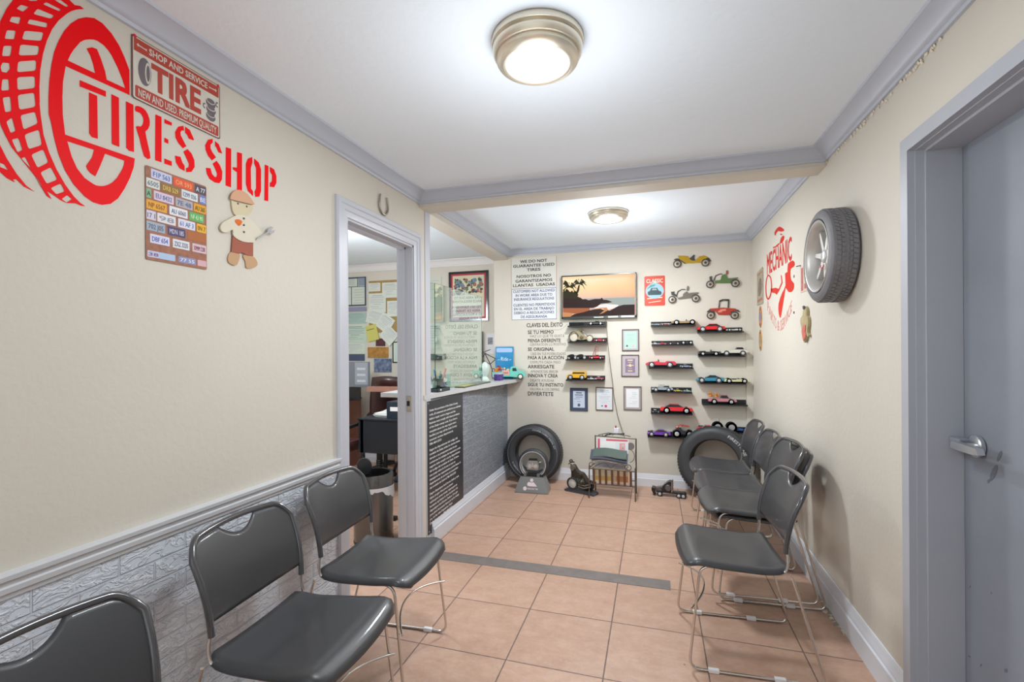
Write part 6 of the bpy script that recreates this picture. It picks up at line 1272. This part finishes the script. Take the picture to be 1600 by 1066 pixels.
# multi-opening frame, then documents beneath it
t = framed('framed_picture', 'navy frame of four certificates at the upper left of the office wall', 'O', (538, 432.5, 572, 479), BLF, mat('slate_mount', '7E8B98', .7), mat('cream_green_paper', 'D2D9CC', .6), lambda t, g_: None, .02, .012)
a, b = PO(538, 479), PO(572, 432.5); mb = MB(); w_, hh = b.x - a.x, b.z - a.z
mb.box((0, -.011, hh * .66), (w_, -.003, hh * .68)); mb.box((w_ * .62, -.011, hh * .68), (w_ * .64, -.003, hh)); mb.box((w_ * .34, -.011, 0), (w_ * .36, -.003, hh * .66)); mb.build('divider', BLF, t)
mb = MB()
for (x0, x1, y0_, y1_) in ((.05, .58, .72, .95), (.4, .95, .06, .6)):
    for k in range(6): yy = y0_ + (y1_ - y0_) * (k + .5) / 6; mb.box((w_ * (x0 + .05 + .04 * (k % 2)), -.0075, hh * yy), (w_ * (x1 - .05 - .04 * (k % 2)), -.0068, hh * yy + .004))
mb.build('print', GREYI, t); MB().box((w_ * .66, -.0078, hh * .7), (w_ * .97, -.0068, hh * .97)).build('blue_grey_panel', mat('blue_grey_panel', '8C9AA8', .6), t)
opanel('framed_card', 'narrow dark framed card with a small figure below the navy frame', 538, 479.5, 573, 487.5, mat('violet_grey_card', '8E8EA8', .5), 'picture frame', .012)
opanel('document', 'blue-green printed sheet, upper of the stacked documents on the office wall', 538, 488, 572.5, 506.5, TEALP, lines=LN, li=mat('teal_grey_print', '7C9890', .6))
opanel('document', 'pale green certificate sheet in a dark clip, mid-left of the office wall', 538, 507, 573, 536, SAGE, lines=LN, li=mat('slate_print', '5E7480', .6)); 
opanel('document', 'pale green sheet partly behind the monitor on the office wall', 538, 536.5, 570, 553, MINT, lines=LN)
opanel('banner_card', 'dark blue and red strip card above the monitor', 538, 553.5, 570, 564, mat('blue_grey_strip', '4A5570', .5), 'card')
# cork board with overlapping sheets
opanel('cork_board', 'cork board covered in papers on the office back wall', 577.5, 436.5, 636, 520, mat('tan_cork', 'A68A54', .8, var=.15, vscale=40), 'notice board', .010)
PAP = mat('greenish_white_paper', 'D8DDD3', .7); g_ = 'papers pinned on the office cork board'
for i, (u0, v0, u1, v1, r, z, lb) in enumerate(((577, 442, 595, 456, 0, .012, 'small sheet pinned at the top left of the cork board'), (598, 441, 622, 466, .0, .013, 'white sheet with a stamp at the top right of the cork board'), (577.5, 458, 603.5, 489, 0, .014, 'large white form in the middle left of the cork board'), (606, 470, 624, 495, 0, .015, 'upright white sheet at the right of the cork board'), (574, 486, 606, 508, .25, .017, 'tilted white sheet at the lower left of the cork board'), (592, 492, 614, 518, .6, .019, 'steeply tilted white sheet low on the cork board'), (598, 512, 620, 536, .75, .021, 'white sheet turned cornerwise below the cork board'))):
    opanel('document', lb, u0, v0, u1, v1, PAP, 'paper', z, r, g_, LN)
opanel('sticky_note', 'yellow note with a pen line, lower left of the cork board', 574, 508, 591, 533, mat('yellow_note', 'CFC96E', .7), 'note', .02, -.22, None, [(.72, .1, .75, .035)], mat('dark_olive_ink', '4A4A2A', .5))
opanel('photo_print', 'small dark red photograph under the yellow note', 588, 529, 602, 541, mat('dark_red_photo', '5A2C34', .5, var=.4, vscale=40), 'photograph', .012)
opanel('wooden_plaque', 'orange wooden plaque below the papers on the office wall', 575.5, 542.5, 607, 559, mat('orange_brown_wood', 'B3813C', .5, var=.35, vscale=25), 'plaque', .014)
opanel('photo_print', 'blue and green photograph of cars below the wooden plaque', 585, 560.5, 612, 581.5, mat('blue_green_photo', '7684A0', .5, var=.7, vscale=22), 'photograph', .008)
t = framed('framed_picture', 'dark framed picture at the right edge seen through the doorway', 'O', (614, 534, 632, 567), mat('dark_green_frame', '2F3A34', .4), PAPER, SAGE, lambda t, g_: None, .06, .014)
opanel('whiteboard', 'pale board behind the glass at the left of the office window', 660, 432, 690, 500, mat('pale_board', 'CFD3C6', .4), 'board', .01, 0, None, [(.9, .1, .9, .006), (.7, .1, .9, .006), (.5, .2, .8, .006), (.3, .1, .7, .006)])
opanel('document', 'pinned sheet under the pale board beyond the glass', 664, 505, 688, 545, PAP, 'paper', .006, 0, None, LN)
opanel('shelf_box', 'dark grey box on the office wall low behind the glass', 668, 553, 697, 561, mat('dark_slate_box', '4E5A5A', .5), 'box', .06)
# large framed photograph
def race(t, g_):
    mb = MB(); rnd = random.Random(3); mats_ = [mat('photo_dark', '3A3230', .5), mat('photo_rust', 'A05A40', .5), mat('photo_blue', '5E7E96', .5), mat('photo_cream', 'CFC8A4', .5), mat('photo_green', '5E6C50', .5)]
    mb.poly([(.02, .55), (.98, .55), (.98, .97), (.02, .97)], g_, 0, .0003, 3)
    for k in range(90):
        x, y, s = rnd.uniform(.06, .94), rnd.uniform(.58, .92), rnd.uniform(.025, .09); mb.poly([(x + s * math.cos(a) * rnd.uniform(.6, 1), y + s * .6 * math.sin(a)) for a in [2 * PI * q / 7 for q in range(7)]], g_, .0003, .0005 + k * 1e-5, rnd.choice((0, 0, 1, 2, 4)))
    mb.poly([(.02, .3), (.98, .3), (.98, .55), (.02, .55)], g_, 0, .0004, 3); mb.poly([(.1, .08), (.9, .08), (.9, .26), (.1, .26)], g_, 0, .0004, 1); mb.build('photograph', mats_, t)
framed('framed_picture', 'large black framed racing poster with a red mount beyond the glass', 'O', (702.5, 422.5, 763, 502.5), BLACKG, mat('poster_red_mount', 'B83A40', .6), mat('poster_paper', 'CFC9B8', .6), race, .045, .026, .02)
MB_ = MB().box((0, 0, 0), (.02, .012, .45)); a = PO(752, 590); o = MB_.build('black_post', BLACK); o.location = (PO(753.5, 590).x, OY - .03, 1.16); o.name = 'upright_bar'; tag(o, 'slim black upright below the racing poster', 'upright')
t = opanel('photo_print', 'white sheet with a grey portrait photograph, right of the black upright', 760, 521, 772.5, 553, mat('white_portrait_sheet', 'E4E2E6', .6), 'photograph', .004); 
q = MB(); q.box((-.03, -.006, -.01), (.03, -.004, .07)); q.build('portrait', mat('grey_portrait_print', '8C9098', .5, var=.5, vscale=60), t)

# desk with monitor and armchairs seen through the doorway
def po(u, v, y): return on(u, v, 1, y)
yd = 4.45
# black metal table / desk
a, b = po(560.5, 707, yd - .55), po(640, 657, yd - .55)
t = thing('steel_desk', 'black steel desk with deep apron seen through the doorway', 'desk', (a.x, yd - .55, 0)); wD = .8; DKN = mat('blue_black_steel', '1C242D', .45)
MB().box((0, 0, a.z), (wD, .012, b.z - .012)).build('apron', DKN, t); MB().box((-.01, -.01, b.z - .015), (wD + .01, .44, b.z), bev=.003).build('desktop', DKN, t)
for x in (.02, wD - .05):
    for y in (.0, .40): MB().box((x, y, 0), (x + .03, y + .03, b.z - .015)).build('leg', DKN, t)
zt = b.z
mb = MB()
for k in range(14): mb.lathe([(.028, 0), (.035, .008), (.028, .016)], 20, (.19, .06, .12 + k * .0165))
mb.lathe([(.028, .02), (.028, a.z)], 20, (.19, .06, 0)); mb.build('cable_hose', BLACK, t, smooth=60)
t2 = thing('paper_stack', 'loose heap of white papers on the black steel desk', 'papers', (a.x + .10, yd - .42, zt), 0)
for k in range(6):
    o = MB().box((0, 0, 0), (.26, .19, .004)).build('sheet', PAPER, t2); o.location = (random.uniform(-.03, .0), random.uniform(-.01, .04), .0005 + .0055 * k); o.rotation_euler = (0, 0, random.uniform(-.2, .2))
o = MB().poly([(0, 0), (.16, .07), (.3, 0)], lambda x, y, d=0: Vector((x, d, y)), 0, .15).build('raised_sheet', PAPER, t2); o.location = (.02, .02, .034)
c_ = po(604, 657, yd - .5); t = thing('box_file', 'dark blue-black box file standing on the steel desk', 'box file', (c_.x + .0, yd - .5, zt)); z1 = po(604, 628, yd - .5).z - zt
MB().box((0, 0, 0), (.26, .28, z1), bev=.004).build('casing', mat('dark_navy_plastic', '253240', .4), t); MB().box((.04, -.002, z1 * .45), (.17, -.0005, z1 * .7)).build('white_label', PAPER, t)
# wooden writing desk with the monitor, further back on the left
wx1 = po(555, 640, 4.95).x; MAH = mat('red_brown_mahogany', '7C4A38', .4, var=.12, vscale=10)
t = thing('wooden_cabinet', 'reddish wooden cabinet at the left of the office doorway view', 'cabinet', (wx1 - .6, 4.65, 0)); zc_ = po(550, 627, 4.65).z
MB().box((0, 0, 0), (.6, .42, zc_ - .02)).build('carcass', MAH, t); MB().box((-.01, -.015, zc_ - .02), (.61, .43, zc_), bev=.003).build('worktop', MAH, t)
for k in range(2): d_ = MB().box((.02 + .29 * k, -.014, .04), (.29 + .29 * k, 0, zc_ - .05), bev=.003).build('door', MAH, t); MB().lathe([(0, -.03), (.012, -.028), (.014, -.014)], 14, (.26 + .08 * k, 0, zc_ * .6), 'y').build('knob', mat('brass_knob', 'A88848', .3, .9), d_)
for k, (c, lb, h) in enumerate((('D8B04A', 'yellow book, lowest in the pile on the wooden cabinet', .022), ('C8D2D8', 'pale blue book second from the bottom of the cabinet pile', .014), ('3C5E50', 'green book third up in the pile on the cabinet', .02), ('C6A042', 'mustard book, topmost of the pile on the cabinet', .022))):
    z_ = zc_ + (0, .023, .038, .059)[k]; b_ = thing('book', lb, 'book', (wx1 - .21 - .004 * k, 4.66, z_), 0, 'books piled on the office cabinet')
    MB().box((.004, .002, .002), (.196, .15, h - .002)).build('pages', PAPER, b_); mb = MB(); mb.box((0, 0, 0), (.2, .155, .002)); mb.box((0, 0, h - .002), (.2, .155, h)); mb.box((0, 0, 0), (.2, .002, h)); mb.build('cover', mat('book_' + c, c, .5), b_)
zz = zc_ + .083; m0, m1 = po(540, 605, 4.7), po(574, 565.5, 4.7)
t = thing('monitor', 'grey computer monitor back at the left of the doorway view', 'monitor', (m1.x - .42, 4.72, 0))
MB().box((0, 0, m0.z), (.42, .035, m1.z), bev=.006).build('casing', mat('grey_monitor_plastic', '7C828A', .4), t); MB().box((.24, -.002, m0.z + .03), (.41, 0, m1.z - .01)).build('pale_panel', mat('light_grey_panel', '9EA4AC', .4), t)
mb = MB()
for k in range(3): mb.box((.27, -.004, m0.z + .06 + .07 * k), (.38, -.002, m0.z + .085 + .07 * k))
mb.build('pale_strip', mat('white_grey_strip', 'C8CDD2', .3), t); MB().box((.1, .005, zc_ + .0), (.3, .03, m0.z + .01)).build('neck', BLACK, t); MB().box((.05, -.05, zc_), (.2, .08, zc_ + .012), bev=.003).build('foot', BLACK, t)  # three thin pale strips across the panel, then neck and foot
# shelf plank and chairs
a, b = po(573, 612, 4.35), po(640, 606, 4.35); t = thing('side_table', 'pinkish wooden table top seen end-on behind the right jamb', 'table', (a.x, 4.35, 0)); MB().box((0, 0, a.z), (1.0, .12, b.z), bev=.002).build('table_top', mat('pink_brown_wood', 'A87868', .4), t)
for x, y in ((.45, .005), (.95, .005), (.45, .085), (.95, .085)): MB().box((x, y, 0), (x + .03, y + .03, a.z)).build('leg', mat('pink_brown_wood', 'A87868', .4), t)
def office_chair(label, loc, rz, col, dots=False):
    t = thing('office_chair', label, 'office chair', loc, rz); L_ = mat('leather_' + col, col, .35, coat=.2)
    MB().box((-.25, -.24, .40), (.25, .24, .50), bev=.03).build('seat', L_, t, smooth=60)
    mb = MB(); vs = []; nx, nz = 10, 12
    for j in range(nz + 1):
        for i in range(nx + 1):
            s = i / nx * 2 - 1; f = j / nz; wv = .24 * (1 - .35 * f * f) ; vs.append((s * wv, -.22 - .12 * f + .05 * s * s, .48 + .62 * f))
    o = mb.add(vs, [(j * (nx + 1) + i, j * (nx + 1) + i + 1, (j + 1) * (nx + 1) + i + 1, (j + 1) * (nx + 1) + i) for j in range(nz) for i in range(nx)]).build('backrest', L_, t, smooth=60)
    m = o.modifiers.new('s', 'SOLIDIFY'); m.thickness = .07
    if dots:
        mb = MB()
        for j in range(5):
            for i in range(4): s = (i + .5 + .5 * (j % 2)) / 4.5 * 2 - 1; f = .25 + j * .15; mb.lathe([(0, .012), (.01, .006), (.012, 0)], 8, (s * .2, -.17 - .12 * f, .48 + .62 * f), 'y')
        mb.build('tuft_button', mat('pale_tuft', 'B8A8A0', .4), t)
    for s in (-1, 1): MB().tube(arc_pts([(s * .27, -.2, .45), (s * .29, -.15, .66), (s * .29, .2, .68), (s * .27, .22, .45)], .08, 5), .022, 10).build('armrest', BLACKG, t, smooth=60)
    MB().lathe([(.03, .08), (.03, .4)], 16).build('column', CHROME, t)
    for k in range(5): a = 2 * PI * k / 5; MB().tube([(0, 0, .1), (.28 * math.cos(a), .28 * math.sin(a), .06)], .018, 8).build('base_arm', BLACK, t); MB().lathe([(0, -.02), (.028, -.018), (.028, .018), (0, .02)], 14, (.28 * math.cos(a), .28 * math.sin(a), .03), 'y').build('caster', BLACK, t)
    return t
q = po(612, 640, 4.95); office_chair('dark maroon buttoned office chair behind the steel desk', (q.x + .12, 4.86, 0), .1, '3A1E1C', True)
q = po(556, 680, 3.95); office_chair('burgundy office chair partly behind the left door jamb', (q.x - .31, 3.95, 0), 0, '4E2228')
# wooden foot of a stand and pen-blue shoe-like object on the floor
q = PF(600, 748); t = thing('rocker_base', 'curved glossy brown wooden base on the office floor', 'wooden base', (q.x + .25, 4.85, 0)); MB().tube(arc_pts([(-.2, 0, .05), (-.05, -.02, .035), (.1, 0, .09), (.2, .02, .03), (.4, .02, .03)], .08, 5), .028, 10).build('curved_foot', mat('glossy_brown_wood', '6B3F20', .3, coat=.3), t, smooth=60); MB().lathe([(0, 0), (.05, .005), (.06, .03), (.05, .06), (0, .07)], 20, (.16, .0, .0)).build('rounded_end', mat('glossy_dark_wood', '3A2418', .3, coat=.3), t, smooth=60)
# steel waste bin with an open dark lid and its liner
bx, by = -1.985, 3.03; t = thing('waste_bin', 'brushed steel waste bin with white liner and dark flap lid by the doorway', 'waste bin', (bx, by, 0)); BH = .50; BR = .14
STL = mat('brushed_steel', '77787A', .22, .95, bump=.04, bscale=150)
MB().lathe([(BR * .98, .0), (BR, .015), (BR, BH - .10)], 48, caps=False).build('steel_body', STL, t, smooth=50)
MB().lathe([(BR + .003, BH - .10), (BR + .003, BH - .008), (BR, BH), (BR - .02, BH), (BR - .022, BH - .06)], 48, caps=False).build('steel_collar', STL, t, smooth=50)
MB().lathe([(BR, 0), (BR + .002, .012), (BR + .001, .02)], 48, caps=False).build('black_foot_ring', BLACK, t)
MB().lathe([(BR - .022, BH - .06), (BR - .026, .05), (0, .05)], 32, caps=False).build('black_inner_bucket', BLACK, t)
rnd = random.Random(5); mb = MB(); vs = []; N_ = 60
for i in range(N_):
    a = 2 * PI * i / N_; dr_ = .05 + .028 * math.sin(3 * a + 1) + rnd.uniform(-.006, .012); rr = BR + .006 + rnd.uniform(0, .003)
    for k, z in enumerate((BH - .085, BH - .085 - dr_ * .5, BH - .085 - dr_)): vs.append(((rr + .002 * k) * math.cos(a), (rr + .002 * k) * math.sin(a), z))
mb.add(vs, [(i * 3 + k, ((i + 1) % N_) * 3 + k, ((i + 1) % N_) * 3 + k + 1, i * 3 + k + 1) for i in range(N_) for k in range(2)]); mb.build('white_liner', mat('white_bin_liner', 'E4E6EC', .35), t, smooth=60)
mb = MB().lathe([(0, -.006), (.052, -.005), (.055, .0), (.052, .005), (0, .006)], 28, (0, 0, 0), 'y'); o = mb.build('flap_lid', mat('dark_slate_lid', '3A4148', .35), t, smooth=40); o.location = (-.045, -.045, BH + .052); o.scale = (1, 1, 1.25); o.rotation_euler = (.25, .1, .35)
# low black bar on the office floor
t = MB().box((-.25, 0, 0), (.22, .05, .03), bev=.004).build('floor_bar', BLACK); q = PF(600, 813); t.location = (q.x - .12, q.y, 0); tag(t, 'low black bar on the office floor beside the steel bin', 'bar')
# clear door stopper behind bin: blue-grey slipper
q = PF(621, 751); t = MB().lathe([(0, 0), (.05, .0), (.055, .02), (.04, .045), (0, .05)], 20).build('slipper', mat('blue_grey_slipper', '56687A', .6), smooth=60); t.location = (q.x + .02, q.y, 0); t.scale = (.8, 1.5, 1); tag(t, 'blue-grey slipper on the office floor by the right jamb', 'slipper')
